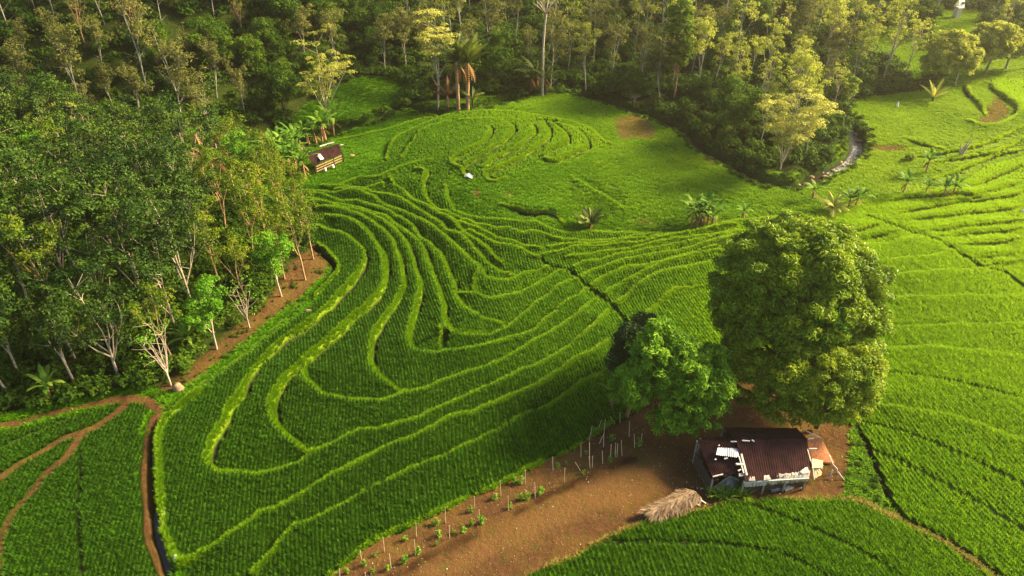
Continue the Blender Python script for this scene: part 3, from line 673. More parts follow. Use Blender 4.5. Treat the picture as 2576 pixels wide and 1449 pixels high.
def unit(v): return v / (np.linalg.norm(v, axis=-1, keepdims=True) + 1e-9)
def leafcloud(r, C, R, n, L, W, flat_=1.0, up=.6, rand=.6, shell=.45):
    """leaves in ellipsoidal clumps: (V, F, v)"""
    C = np.asarray(C, float); R = np.broadcast_to(np.asarray(R, float), (len(C),))
    k = np.repeat(np.arange(len(C)), n); N = len(k)
    u_ = unit(r.normal(size=(N, 3))); u_[:, 2] = np.where(u_[:, 2] < -.3, -u_[:, 2], u_[:, 2])
    rr = (shell + (1 - shell) * r.random(N)) ** .8
    off = u_ * rr[:, None] * R[k][:, None]; off[:, 2] *= flat_
    P = C[k] + off
    nn = unit(u_ * .7 + np.array([0, 0, up]) + rand * r.normal(size=(N, 3)))
    t_ = unit(np.cross(nn, r.normal(size=(N, 3)))); t_ = unit(t_ + np.array([0, 0, -.25])); b_ = np.cross(nn, t_)
    ls = (L * (.65 + .7 * r.random(N)))[:, None] / 2; ws = (W * (.7 + .6 * r.random(N)))[:, None] / 2
    V = np.stack([P - t_ * ls, P + b_ * ws + nn * ls * .15, P + t_ * ls, P - b_ * ws + nn * ls * .15], 1).reshape(-1, 3)
    F = np.arange(N * 4).reshape(N, 4)
    v = np.clip(.5 * r.random(len(C))[k] + .5 * r.random(N), 0, 1)
    return V, F, np.repeat(v, 4)
def mk_mesh(name, V, F, mat, v=None, smooth=False):
    o = mesh_np(name, V, F, mat, attrs={'v': v} if v is not None else None, smooth=smooth)
    me = o.data; bpy.data.objects.remove(o); return me
def merge_tubes(T):
    V, F, b = [], [], 0
    for pts, rad, n in T:
        v, f = tube_np(pts, rad, n); V.append(v); F.append(f + b); b += len(v)
    return np.vstack(V), np.vstack(F)
def branch(r, p, d, L, n=5, wob=.12, lift=0.0):
    pts = [np.array(p, float)]; d = unit(np.array(d, float))
    for i in range(n):
        d = unit(d + wob * r.normal(size=3) + np.array([0, 0, lift])); pts.append(pts[-1] + d * L / n)
    return np.array(pts), d
def make_tree(seed, H, fork=.38, nl=4, steep=.45, spread=.22, r0=.14, sub=4, clr=.8, n=110, L=.3, W=.14, fl=.8, leafm='lf_rubber', barkm='bark_pale', bare=0.0, droop=0.0, lean=.04, up=.6, side=0):
    r = np.random.default_rng(seed); T = []
    tp, td = branch(r, (0, 0, -.3), (lean * r.normal(), lean * r.normal(), 1), H * fork + .3, 6, .03)
    T.append((tp, np.linspace(r0, r0 * .72, len(tp)), 7)); tips = []
    top = tp[-1]; rem = H - top[2]
    for k in range(nl):
        a = k * 2.4 + r.random(); s = steep * (.4 + .8 * r.random()) if k else steep * .15
        d = (math.cos(a) * s, math.sin(a) * s, 1); LL = rem * (1.0 if k == 0 else .65 + .35 * r.random()) * .9
        q = top if k < 3 else tp[-2 - (k % 2)]
        bp, bd = branch(r, q, d, LL, 7, .07, .03); T.append((bp, np.linspace(r0 * .55, r0 * .10, len(bp)), 5))
        for j in range(sub):
            i = 2 + int(r.integers(0, 5)); i = min(i, len(bp) - 2); a2 = r.random() * 6.283
            d2 = unit(np.array([math.cos(a2), math.sin(a2), .55])); l2 = H * spread * (.5 + .7 * r.random())
            sp2, _ = branch(r, bp[i], d2, l2, 4, .14, .06 - droop); T.append((sp2, np.linspace(r0 * .22, r0 * .05, len(sp2)), 4))
            tips += [sp2[-1], sp2[-2]] if r.random() > bare else []
        tips += [bp[-1], bp[-2]]
    for k in range(side):     # small dead or leafy side twigs low on the trunk
        a = r.random() * 6.283; i = int(r.integers(2, len(tp) - 1))
        sp2, _ = branch(r, tp[i], (math.cos(a), math.sin(a), .5), H * .14, 3, .1, .05); T.append((sp2, np.linspace(r0 * .2, r0 * .05, len(sp2)), 4))
    V, F = merge_tubes(T)
    tips = np.array(tips); tips = tips + .25 * clr * r.normal(size=tips.shape)
    lv, lf, la = leafcloud(r, tips, clr * (.6 + .7 * r.random(len(tips))), n, L, W, fl, up)
    return [("trunk", mk_mesh("tree_trunk", V, F, M[barkm], smooth=True)), ("crown", mk_mesh("tree_crown", lv, lf, M[leafm], la))]
def spawn(spec, name, loc, rz=0.0, sc=1.0, label=None, cat='tree', group=None, tilt=None):
    root = empty(name, loc, rz, sc)
    if tilt: root.rotation_euler = (tilt[0], tilt[1], rz)
    tag(root, label, cat, group)
    for nm, me in spec:
        o = bpy.data.objects.new(nm, me); link(o); o.parent = root
    return root
def atz(u, v, z):
    p = flat(np.array([[u, v]]), z)[0]; return np.array([p[0], p[1], z])

# -- the rubber grove on the left
RUB = [make_tree(20 + i, 12.5 + 1.3 * (i % 3), .34 + .05 * (i % 2), 4 + i % 2, .40, .17, .15, 5, .95, 62, .34, .17, .75) for i in range(5)]
RUBO = [make_tree(40 + i, 12.0, .40, 4, .36, .15, .14, 4, .8, 50, .28, .13, .8, 'lf_olive', 'bark_warm', .1) for i in range(3)]
RUBF = [make_tree(50 + i, 9.5, .36, 4, .50, .2, .13, 5, .8, 85, .30, .16, .7, 'lf_fresh', 'bark_pale') for i in range(2)]
BARE = make_tree(60, 8.5, .26, 6, .75, .24, .12, 4, .5, 14, .25, .12, .8, 'lf_fresh', 'bark_pale', .6)
VFORK = make_tree(61, 12.5, .22, 6, .50, .2, .17, 5, .9, 60, .32, .15, .75, 'lf_rubber', 'bark_pale')
EDGE = [((1100, 1355), BARE, 1.0, 1.2, "nearly leafless white branched rubber tree at the lower tip of the grove"), ((760, 1283), VFORK, 1.0, .3, "broad rubber tree forking low into many upright limbs"),
        ((487, 1362), RUB[0], .9, .8, "leaning rubber tree with an orange lit trunk, next left of the low forking one"), ((80, 1435), RUB[1], .85, 2., "rubber tree with a pale leaning stem at the left margin above the red path"),
        ((1125, 1215), RUBO[0], .85, 1., "tall thin rubber tree right behind the leafless white one"), ((1395, 1122), RUBF[0], .95, 2.2, "bright green low crowned tree leaning over the middle of the red bank"),
        ((1607, 985), BARE, .85, 3.9, "small pale tree with bare fanned branches halfway along the red bank"), ((1812, 783), RUBF[1], .95, .5, "fresh green tree with a thin white trunk on the dark soil of the bank"),
        ((1967, 675), RUBO[1], .95, 1.5, "slender white stemmed tree nearest the bend of the channel"), ((2018, 543), RUBO[2], .85, 4., "last thin tree at the rounded far end of the bank"),
        ((1632, 548), RUBO[0], .9, 3.3, "olive crowned tree behind the bright green ones at the bank's end"), ((1832, 668), RUBO[1], .85, 2.5, "thin tree just behind the white trunked one on the dark soil"),
        ((1420, 728), RUBO[2], .95, 5.2, "straight tan trunk tree deeper in the grove behind the middle bank"), ((1605, 850), RUBO[0], .8, .2, "wispy tree behind the small bare fanned one"),
        ((1190, 722), RUB[2], .95, 5.6, "tan trunk tree showing through a gap in the dark canopy"), ((130, 1300), RUB[3], .85, 3.1, "grey leaning trunk tree left of the orange lit one"), ((750, 1065), RUB[4], .95, 1.9, "rubber tree close behind the low forking one")]
pts_used = []
for (zx, zy), spec, sc, rz, lab in EDGE:
    p = at(.3906 * zx, 440.3 + .3906 * zy); spawn(spec, "rubber_tree", (p.x, p.y, p.z - .1), rz, sc, lab, "tree", "trees along the edge of the rubber grove"); pts_used.append((p.x, p.y))
def disc(x0, x1, y0, y1, dmin, ntry, test, used=(), seed=5):
    r = np.random.default_rng(seed); xs = r.uniform(x0, x1, ntry); ys = r.uniform(y0, y1, ntry); k = test(xs, ys); xs, ys = xs[k], ys[k]; out = list(used); res = []
    cell = {}
    def key(a, b): return (int(a // dmin), int(b // dmin))
    for a, b in out: cell.setdefault(key(a, b), []).append((a, b))
    for a, b in zip(xs, ys):
        i, j = key(a, b); ok = True
        for di in (-1, 0, 1):
            for dj in (-1, 0, 1):
                for c, d in cell.get((i + di, j + dj), ()):
                    if (a - c) ** 2 + (b - d) ** 2 < dmin * dmin: ok = False
        if ok: cell.setdefault((i, j), []).append((a, b)); res.append((a, b))
    return res
def visible(x, y, hh, m=40):
    z = zi(x, y); a = to_px(np.stack([x, y, z], 1)); b = to_px(np.stack([x, y, z + hh], 1))
    dep = y * cp - (z - CAM_H) * sp_
    inx = ((a[:, 0] > -m) & (a[:, 0] < 2576 + m)) | ((b[:, 0] > -m) & (b[:, 0] < 2576 + m))
    return inx & (a[:, 1] > -m * .2) & (b[:, 1] < 1449 + m) & (dep > 8)
kn = lambda x, y: ~in_poly(x, y, BANK) & in_poly(x, y, KNOLL) & in_poly(x, y, FOREST) & visible(x, y, 12)
GR = disc(-140, -5, 30, 125, 3.5, 9000, kn, pts_used)
rr_ = random.Random(4)
eu = to_px(np.array([(a, b, 8.0) for a, b in GR]))
for (a, b), (pu, pv) in zip(GR, eu):
    light = pu > 480 + 60 * rr_.random() or rr_.random() < .06
    spec = rr_.choice(RUBO) if (light and rr_.random() < .75) else rr_.choice(RUBF) if rr_.random() < .08 else rr_.choice(RUB)
    spawn(spec, "rubber_tree", (a, b, float(zi(a, b)[0]) - .1), rr_.random() * 6.28, .85 + .3 * rr_.random(), "rubber tree in the closed canopy of the dense grove left of the rice terraces", "tree", "rubber trees inside the dense grove on the left")
print("grove", len(GR))

# -- wooded hillside and valley wood
HILL = [make_tree(70 + i, 11 + 1.5 * (i % 3), .42, 4, .34, .16, .12, 5, .85, 40, .34, .16, .85, 'lf_hill', 'bark_grey', .15, side=4) for i in range(4)]
HILLB = make_tree(78, 10, .35, 6, .6, .22, .10, 4, .5, 12, .3, .14, .8, 'lf_hill', 'bark_warm', .5)
WOOD = [make_tree(80 + i, 12 + 1.5 * (i % 3), .45, 4, .30, .17, .12, 5, .8, 38, .34, .16, .8, 'lf_wood', 'bark_grey', .2, side=4) for i in range(4)]
WOODB = make_tree(88, 12, .4, 6, .45, .2, .10, 4, .5, 16, .3, .14, .8, 'lf_wood', 'bark_pale', .4, side=3)
DENSE = [make_tree(90 + i, 8.5, .2, 6, .75, .24, .13, 6, 1.05, 75, .36, .2, .8, 'lf_under', 'bark_dark') for i in range(3)]
def clear(x, y):
    r = np.zeros(np.shape(x), bool)
    for P in CLEAR: r |= in_poly(x, y, P)
    return r
def hillt(x, y):
    d, sd = seg_dist(x, y, FOOT, True); return (sd > 0) & (d > 3.5) & ~clear(x, y) & visible(x, y, 11) & ~in_poly(x, y, KNOLL)
HP = disc(-260, 260, 90, 330, 4.7, 20000, hillt, (), 8)
pp = to_px(np.array([(a, b, float(zi(a, b)[0])) for a, b in HP]))
cnt = {}
for (a, b), (pu, pv) in zip(HP, pp):
    z = float(zi(a, b)[0]); q = rr_.random(); far = math.hypot(a, b)
    if far > 200 and q < .25: continue
    q = rr_.random()
    if pu < 620: spec, zn = (rr_.choice(HILL) if q < .80 else HILLB if q < .88 else rr_.choice(DENSE)), ("slender_tree", "slender grey green tree on the wooded hillside at upper left", "trees on the upper left hillside")
    elif pu < 960: spec, zn = (rr_.choice(DENSE) if q < .8 else rr_.choice(HILL)), ("leafy_tree", "dark leafy creeper covered tree on the steep slope above the far hut", "trees on the dark slope above the far hut")
    elif pu < 1660: spec, zn = (rr_.choice(WOOD) if q < .28 else rr_.choice(HILL) if q < .74 else WOODB if q < .88 else rr_.choice(DENSE)), ("slender_tree", "thin pale trunked tree in the feathery wood behind the oval rice mound", "trees in the wood behind the oval mound")
    else: spec, zn = (rr_.choice(WOOD) if q < .58 else rr_.choice(HILL) if q < .72 else WOODB if q < .84 else rr_.choice(DENSE)), ("slender_tree", "olive and gold leaved tree in the sunlit wood at upper right", "trees in the sunlit wood at upper right")
    cnt[zn[2]] = cnt.get(zn[2], 0) + 1
    spawn(spec, zn[0], (a, b, z - .15), rr_.random() * 6.28, .65 + .7 * rr_.random(), zn[1], "tree", zn[2])
print(cnt)
# undergrowth
r = np.random.default_rng(99)
C_ = np.array([(r.normal() * .45, r.normal() * .45, .25 + .5 * r.random()) for _ in range(7)])
V_, F_, A_ = leafcloud(r, C_, .45, 26, .26, .15, .9, .7)
shrub = mk_mesh("shrub_clump", V_, F_, M['lf_under'], A_)
fo = lambda x, y: (samp(AG['forest'], x, y) > .6) & (samp(AG['earth'], x, y) < .3)
x, y = rnd(-200, 220, 26, 300, 60000); P = land(x, y, fo)
dn = np.hypot(P[:, 0], P[:, 1]); keep = rng.random(len(P)) < np.clip(90 / dn, .35, 1) * .9; P = P[keep]
scatter("undergrowth", "dark green undergrowth covering the forest floor under the trees", "undergrowth", shrub, P, .7 + .9 * rng.random(len(P)) + np.hypot(P[:, 0], P[:, 1]) / 220)
print("undergrowth", len(P))
kk = lambda x, y: (in_poly(x, y, BANK) | in_poly(x, y, YARD_GRASS) | (seg_dist(x, y, STREAM)[0] < 2.6)) & (rng.random(len(x)) < np.where(in_poly(x, y, BANK) | in_poly(x, y, YARD_GRASS), .3, .8)) & (samp(AG['mud'], x, y) < .5)
x, y = rnd(-70, 80, 26, 150, 60000); P = land(x, y, kk)
scatter("weeds", "low weeds on the red bank and along the stream", "weeds", shrub, P, .16 + .3 * rng.random(len(P)) ** 2 + .25 * (P[:, 1] > 95))

# -- round crowned trees beside the near hut
def crown_tree(name, label, lobes, base, leafm, barkm, seed, L, W, dens, r0=.4, clr=1.0, up=.5, cat='tree', sol=.62):
    """lobes: (centre xyz, radii xyz); leaves in clumps over the lobes' surfaces"""
    r = np.random.default_rng(seed); C, out_ = [], []
    for c, R in lobes:
        c = np.array(c, float); R = np.broadcast_to(np.asarray(R, float), (3,))
        A_ = 4 * math.pi * ((R[0] * R[1]) ** 1.6 / 3 + (R[0] * R[2]) ** 1.6 / 3 + (R[1] * R[2]) ** 1.6 / 3) ** (1 / 1.6)
        m = int(A_ / (clr * clr) * sol); u_ = unit(r.normal(size=(m, 3)))
        u_[:, 2] = np.where(u_[:, 2] < -.65, -u_[:, 2], u_[:, 2])
        k = 1 + .16 * vnoise(u_[:, 0] * R[0] * 2 + u_[:, 2] * 3, u_[:, 1] * R[1] * 2 - u_[:, 2] * 4, 2.6, seed) * 2 - .22 * (r.random(m) < .25) * r.random(m)
        C.append(c + u_ * R * k[:, None] * .93)
    C = np.vstack(C); C = C[C[:, 2] > .6]
    lv, lf, la = leafcloud(r, C, clr * (.55 + .5 * r.random(len(C))), dens, L, W, .8, up, .6)
    base = np.array(base, float); T = []
    tp, _ = branch(r, (base[0], base[1], base[2] - .3), (0, 0, 1), lobes[0][0][2] * .5, 5, .04); T.append((tp, np.linspace(r0, r0 * .75, len(tp)), 9))
    for k in range(min(22, 8 + 3 * len(lobes))):
        tgt = C[r.integers(0, len(C))]; s = tp[-1 - (k % 2)]; mid = (s + tgt) / 2 + np.array([0, 0, -.4]) + .3 * r.normal(size=3)
        T.append((np.array([s, (s + mid) / 2, mid, (mid + tgt) / 2, tgt]), np.linspace(r0 * .4, .03, 5), 5))
    V, F = merge_tubes(T)
    root = empty(name, tuple(base)); tag(root, label, cat)
    a = mesh_np("trunk", V - base, F, M[barkm], root, True); b = mesh_np("crown", lv - base, lf, M[leafm], root, attrs={'v': la})
    return root
zb = lambda u, v: np.array(tuple(at(u, v)))
g0 = zb(1990, 1005)
crown_tree("mango_tree", "huge round crowned mango tree standing behind the rusty roofed hut", [((26.8, 57.2, 8.6), (8.0, 7.5, 7.5)), ((26.8, 57.2, 10.2), (7.2, 6.8, 4.9)), ((24.3, 53.6, 6.2), (4.6, 4.2, 4.6)), ((29.5, 54.0, 7.0), (4.6, 4.3, 4.8))], g0, 'lf_mango', 'bark_dark', 101, .46, .13, 130, .55, .95, .45)
c = atz(2085, 975, 5.0)
crown_tree("feathery_tree", "lime green fine leaved tree in front of the mango and close behind the hut", [(tuple(c), (4.5, 3.2, 3.7)), (tuple(atz(1985, 985, 4.3)), (3.0, 2.4, 3.2)), (tuple(atz(1890, 950, 4.0)), (2.6, 2.0, 2.6)), (tuple(atz(2150, 950, 5.5)), (2.3, 2.2, 3.2))], (c[0] + .3, c[1] + .5, 0), 'lf_lime', 'bark_dark', 102, .26, .13, 150, .25, .8, .6)
c = atz(2065, 820, 9.2)
crown_tree("fern_leaved_tree", "small bright green tree poking out of the mango crown's near face", [(tuple(c), (2.3, 1.8, 1.9)), (tuple(atz(2035, 865, 7.8)), (1.5, 1.3, 1.5)), (tuple(atz(2095, 790, 10.2)), (1.2, 1.1, 1.2))], (c[0] - .5, c[1] + 3, 0), 'lf_fresh', 'bark_dark', 103, .30, .14, 120, .14, .7, .6)
LB = [(tuple(atz(1509.4 + .434 * a, 440.3 + .434 * b, z)), q) for a, b, z, q in ((345, 965, 7.8, 1.7), (310, 1070, 6.8, 1.9), (450, 1055, 6.8, 1.9), (175, 1225, 4.5, 1.7), (320, 1300, 3.6, 1.75), (480, 1340, 3.0, 2.1), (630, 1110, 5.8, 1.7), (640, 1240, 4.4, 2.1), (530, 1190, 5.6, 2.0), (590, 1400, 2.2, 1.6), (430, 1210, 5.0, 1.8), (400, 1420, 1.9, 1.4))]
c = atz(1690, 1030, .3)
crown_tree("lobed_tree", "vivid green tree with a crown of separate rounded lobes left of the mango", LB, (c[0], c[1], 0), 'lf_vivid', 'bark_dark', 104, .46, .13, 90, .26, .72, .45, 'tree', .5)
c = atz(1590, 880, 4.5)
crown_tree("dark_tree", "nearly black leaved tree behind the left side of the vivid lobed tree", [(tuple(c), (1.9, 1.7, 2.5)), (tuple(atz(1565, 920, 3.0)), (1.4, 1.3, 1.8)), (tuple(atz(1620, 830, 5.5)), (1.3, 1.3, 1.6))], (c[0], c[1], 0), 'lf_dark', 'bark_dark', 105, .22, .12, 140, .16, .7, .5)
# ------------------------------------------------------------------ named trees, palms and bananas
def px_per_m(p): return FPX / (p[1] * cp - (p[2] - CAM_H) * sp_)
def on(tag_, x, y):
    q = dd('%s %f,%f' % (tag_, x, y))[0]; return at(q[0], q[1])
def top_of(base, tag_, x, y):
    """height point of an upright thing whose top shows at this spot"""
    q = dd('%s %f,%f' % (tag_, x, y))[0]; d = ray(q[None])[0]; t = base[1] / d[1]
    return Vector((d[0] * t, base[1], CAM_H + d[2] * t))
def one(spec, name, p, rz, sc, label, cat='tree', group=None, tilt=None):
    return spawn(spec, name, (p[0], p[1], p[2] - .1), rz, sc, label, cat, group, tilt)
one(make_tree(201, 17, .22, 6, .85, .20, .17, 5, 1.1, 60, .34, .18, .28, 'lf_gold', 'bark_pale', .1, up=1.2), "spreading_tree", on('Q', 565, 905), 2.4, 1.0, "tall pale branched tree with flat yellow leaf layers beside the banana clump and far hut")
one(make_tree(205, 18.5, .5, 6, .6, .14, .20, 5, 1.1, 75, .34, .18, .32, 'lf_gold', 'bark_pale', .1, side=5, up=1.2), "pale_trunk_tree", on('Q', 1362, 792), 4.2, 1.0, "tall tree with a straight white trunk and yellow top, left of the two brown palms")
one(make_tree(203, 15.0, .12, 9, .75, .19, .15, 8, 1.0, 70, .34, .17, .26, 'lf_gold', 'bark_pale', .05, up=1.3), "flowering_tree", on('R', 1668, 1228), 1.0, 1.0, "large pale yellow layered tree standing at the bend of the stream")
def lobes_px(L): return [(tuple(atz_y(q, yy)), r_) for q, yy, r_ in L]
def aty(uv, y):
    d = ray(np.array([uv]))[0]; t = y / d[1]; return np.array([d[0] * t, y, CAM_H + d[2] * t])
def lobe_set(tag_, base, L):
    out = []
    for x_, y_, r_px, dy in L:
        q = dd('%s %f,%f' % (tag_, x_, y_))[0]; c = aty(q, base[1] + dy); k = px_per_m(c); R = r_px * TAG[tag_][2] / k; out.append((tuple(c), (R, R * .9, R * .8)))
    return out
b = on('R', 900, 705)
crown_tree("column_tree", "tall bright green tree with tiered leaf clouds rising in front of the wood", lobe_set('R', b, [(930, 330, 90, 0), (950, 90, 85, 0), (940, 210, 95, 1), (900, 420, 95, -1), (960, 390, 80, 1), (845, 585, 32, 0), (960, 20, 30, 0)]), tuple(b), 'lf_lime', 'bark_warm', 301, .45, .22, 60, .2, .8, .7)
for (x_, y_, bx_, by_, R_, nm, lb) in ((1450, 400, 1480, 620, 195, "round_tree", "round crowned tree at the wood's edge above the yellow palm on the right"), (1760, 300, 1705, 528, 165, "round_tree", "rounded tree with a white forked trunk base, near the top right corner"), (1890, 310, 1850, 505, 100, "round_tree", "narrow round tree with a dark trunk at the extreme upper right"),
                                    (1975, 330, 1990, 500, 80, "round_tree", "yellowish tree cut by the right margin near the top corner")):
    b = on('S', bx_, by_)
    crown_tree(nm, lb, lobe_set('S', b, [(x_, y_, R_, 0), (x_ - R_ * .4, y_ + R_ * .35, R_ * .6, -2), (x_ + R_ * .45, y_ + R_ * .3, R_ * .55, -2)]), tuple(b), 'lf_wood', 'bark_grey', 310 + int(x_), .5, .26, 70, .25, 1.0, .8)
for (x_, y_, bx_, by_, R_, lb) in ((560, 560, 560, 660, 115, "bushy mid green tree on the dark stream bank above the brown meadow patch"), (620, 620, 608, 775, 105, "bushy tree with a short white trunk right beside the dark stream gully"), (430, 600, 420, 690, 85, "yellow green bushy tree on the bank, left of the white trunked bushy one")):
    b = on('R', bx_, by_)
    crown_tree("bushy_tree", lb, lobe_set('R', b, [(x_, y_, R_, 0), (x_ - R_ * .5, y_ + R_ * .3, R_ * .6, -1), (x_ + R_ * .5, y_ + R_ * .2, R_ * .6, -1)]), tuple(b), 'lf_under', 'bark_pale', 330 + int(x_), .45, .24, 60, .15, .9, .8)
b = on('S', 720, 760); crown_tree("yellow_tree", "bright yellow green tree at the right end of the wood over the stream mouth", lobe_set('S', b, [(700, 640, 75, 0), (740, 600, 45, 0), (660, 690, 55, 0)]), tuple(b), 'lf_lime', 'bark_pale', 341, .4, .2, 60, .15, .8, .8)
b = on('S', 550, 1180); crown_tree("round_bush", "dark green round bush beside the white water of the stream", lobe_set('S', b, [(550, 1120, 50, 0), (580, 1150, 35, 0)]), tuple(b), 'lf_under', 'bark_dark', 342, .3, .16, 60, .06, .6, .9, cat='bush')
b = on('S', 1160, 1165); crown_tree("low_bush", "little lime bush on the grass left of the lone banana at right", lobe_set('S', b, [(1155, 1140, 28, 0)]), tuple(b), 'lf_lime', 'bark_dark', 343, .25, .12, 50, .04, .4, .9, cat='bush')
# dead white tree
T = []; r = np.random.default_rng(5)
for dx, dz, s in ((-.5, 2.3, 1), (.1, 2.0, 1), (.8, 2.9, 1), (.45, 3.0, 1)):
    p0 = np.array([dx * .2, 0, -.1]); T.append((np.array([p0, p0 + (dx * .25, 0, dz * .3), p0 + (dx * .75, .1, dz * .65), p0 + (dx, 0, dz)]) + .05 * r.normal(size=(4, 3)) * np.array([[0], [1], [1], [1]]), [.2, .14, .10, .04], 6))
V, F = merge_tubes(T); p = on('S', 1525, 1130); root = empty("dead_tree", tuple(p)); tag(root, "bare white dead tree stump with upright prongs on the grassy slope", "dead tree")
mesh_np("trunk", V, F, M['bark_pale'], root, True)

def frond_mesh(r, L, n, arch, wid, V, F, A, az, el, o=(0, 0, 0), droop=1.0):
    """feather leaf: midrib and leaflets"""
    ca, sa = math.cos(az), math.sin(az); P = []; d = el
    x_ = z_ = 0.0; v = r.random()
    for i in range(n + 1):
        P.append((x_, z_, d)); x_ += math.cos(d) * L / n; z_ += math.sin(d) * L / n; d -= arch / n * (0.5 + i / n)
    for i in range(n):
        for side in (-1, 1):
            t = i / n; w = wid * math.sin(math.pi * (.12 + .85 * t)) ** .7 * (.85 + .3 * r.random())
            a_, b_ = P[i], P[min(n, i + 1)]
            tip = ((a_[0] + b_[0]) / 2 + w * .55, (a_[1] + b_[1]) / 2 - w * .45 * droop)
            q = [(a_[0], 0, a_[1]), (b_[0], 0, b_[1]), (tip[0] + .05, side * w * .85, tip[1]), (tip[0] - .04, side * w * .85, tip[1] - .02)]
            b0 = len(V)
            for X_, Y_, Z_ in q: V.append((o[0] + X_ * ca - Y_ * sa, o[1] + X_ * sa + Y_ * ca, o[2] + Z_)); A.append(v)
            F.append((b0, b0 + 1, b0 + 2, b0 + 3))
def palm(seed, H, nf, L, leaf, bark, up0=.2, r0=.16, dead=0, trunk_lean=.0, wid=.75, arch=1.8):
    r = np.random.default_rng(seed); tp, _ = branch(r, (0, 0, -.2), (trunk_lean, 0, 1), H + .2, 8, .02)
    V, F = tube_np(tp, np.linspace(r0 * 1.25, r0 * .85, len(tp)) * (1 + .12 * np.array([(-1) ** i for i in range(len(tp))])), 8)
    out = [("trunk", mk_mesh("palm_trunk", V, F, M[bark], smooth=True))]; v, f, a = [], [], []
    for k in range(nf):
        frond_mesh(r, L * (.75 + .4 * r.random()), 16, arch * (.6 + .6 * r.random()), wid, v, f, a, k * 2.4 + .3 * r.random(), up0 + (1.35 - up0) * (1 - k / nf) * (.8 + .3 * r.random()), tuple(tp[-1]))
    out.append(("fronds", mk_mesh("palm_fronds", np.array(v), np.array(f), M[leaf], np.array(a))))
    if dead:
        v, f, a = [], [], []
        for k in range(dead): frond_mesh(r, L * .7, 10, 1.0, wid * .6, v, f, a, k * 2.4, -.7 - .5 * r.random(), tuple(tp[-1] - (0, 0, .2)))
        out.append(("dead_fronds", mk_mesh("dead_fronds", np.array(v), np.array(f), M['lf_dead'], np.array(a))))
    return out
one(palm(401, 9.0, 18, 5.6, 'lf_palm', 'bark_warm', .75, .30, 6, .03, .9, .7), "sugar_palm", on('Q', 1510, 800), .4, 1.0, "left of the two tall shaggy brown trunked palms behind the mound", "palm")
one(palm(402, 8.6, 18, 5.2, 'lf_palm', 'bark_warm', .75, .30, 6, .0, .9, .7), "sugar_palm", on('Q', 1577, 790), 2.4, 1.0, "right of the two tall palms behind the mound, with a broken pale trunk", "palm")
one(palm(403, 2.6, 7, 3.4, 'lf_dead', 'bark_warm', .5, .22, 3, .0, .6, .9), "dead_palm", on('Q', 1438, 790), 1.4, 1.0, "short withered brown palm at the foot of the tall white trunked tree", "palm")
one(palm(404, 1.6, 8, 3.2, 'lf_palm', 'bark_dark', .5, .2, 0, .0, .6, 1.2), "young_palm", on('Q', 1615, 770), 3.0, .9, "young palm with one pale frond at the right palm's foot", "palm")
one(palm(405, 15.0, 18, 3.3, 'bark_pale', 'bark_pale', .75, .22, 0, .0, .10, .35), "dead_palm", on('Q', 2118, 700), 0, 1.0, "very tall dead palm topped by a fan of bare pale ribs", "palm")
for i, (x_, y_, s, lb) in enumerate(((2020, 700, 1.0, "leftmost shaggy low palm at the dark root mound under the tall dead palm"), (2075, 690, 1.15, "middle shaggy low palm at the dark mound under the tall dead palm"), (2140, 690, .9, "rightmost shaggy low palm beside the tall dead palm's trunk"))):
    one(palm(406 + i, 4.0, 12, 3.6, 'lf_palm', 'bark_dark', .35, .3, 7, .03, .55, 1.1), "shaggy_palm", on('Q', x_, y_), i * 2., s, lb, "palm")
one(palm(410, 9.5, 16, 4.6, 'lf_palm', 'bark_grey', -.1, .17, 0, .08), "coconut_palm", on('Q', 1465, 335), 3.0, 1.0, "coconut palm with arching fronds at the top edge behind the tall yellow topped tree", "palm")
for px_, lab, leaf, s, rz, zz in (((84, 290), "coconut palm spreading long shiny fronds over the top of the left grove", 'lf_palm', 1.15, .6, 12.5), ((512, 400), "palm with stiff rusty brown fronds rising from the right side of the left grove", 'lf_dead', .85, 2., 8.0), ((12, 300), "second coconut palm half out of the picture at the left margin", 'lf_palm', 1.0, 2.6, 12.0)):
    q = atz(px_[0], px_[1], zz); gz = float(zi(q[0], q[1])[0])
    one(palm(411 + int(px_[0]), (zz - gz) / s, 15, 5.0, leaf, 'bark_grey', .0, .17, 0, .02), "coconut_palm", (q[0], q[1], gz), rz, s, lab, "palm")
one(palm(420, 1.0, 18, 2.6, 'lf_palm', 'bark_dark', .55, .17, 5, .0, .55, .8), "young_palm", on('B', 2192, 500), .5, .95, "small dark palm standing alone on the lower edge of the meadow", "palm")
one(palm(421, .8, 13, 3.0, 'lf_gold', 'bark_dark', .4, .15, 0, .0, .6, 1.5), "young_palm", on('C', 1345, 215), .5, .9, "golden lit young palm between the bananas above the big mango", "palm")
one(palm(422, 1.0, 8, 3.8, 'lf_gold', 'bark_dark', .75, .2, 0, .0, .45, .7), "yellow_palm", on('S', 1320, 735), .5, .9, "yellow fan of palm fronds below the round crowned tree on the right", "palm")

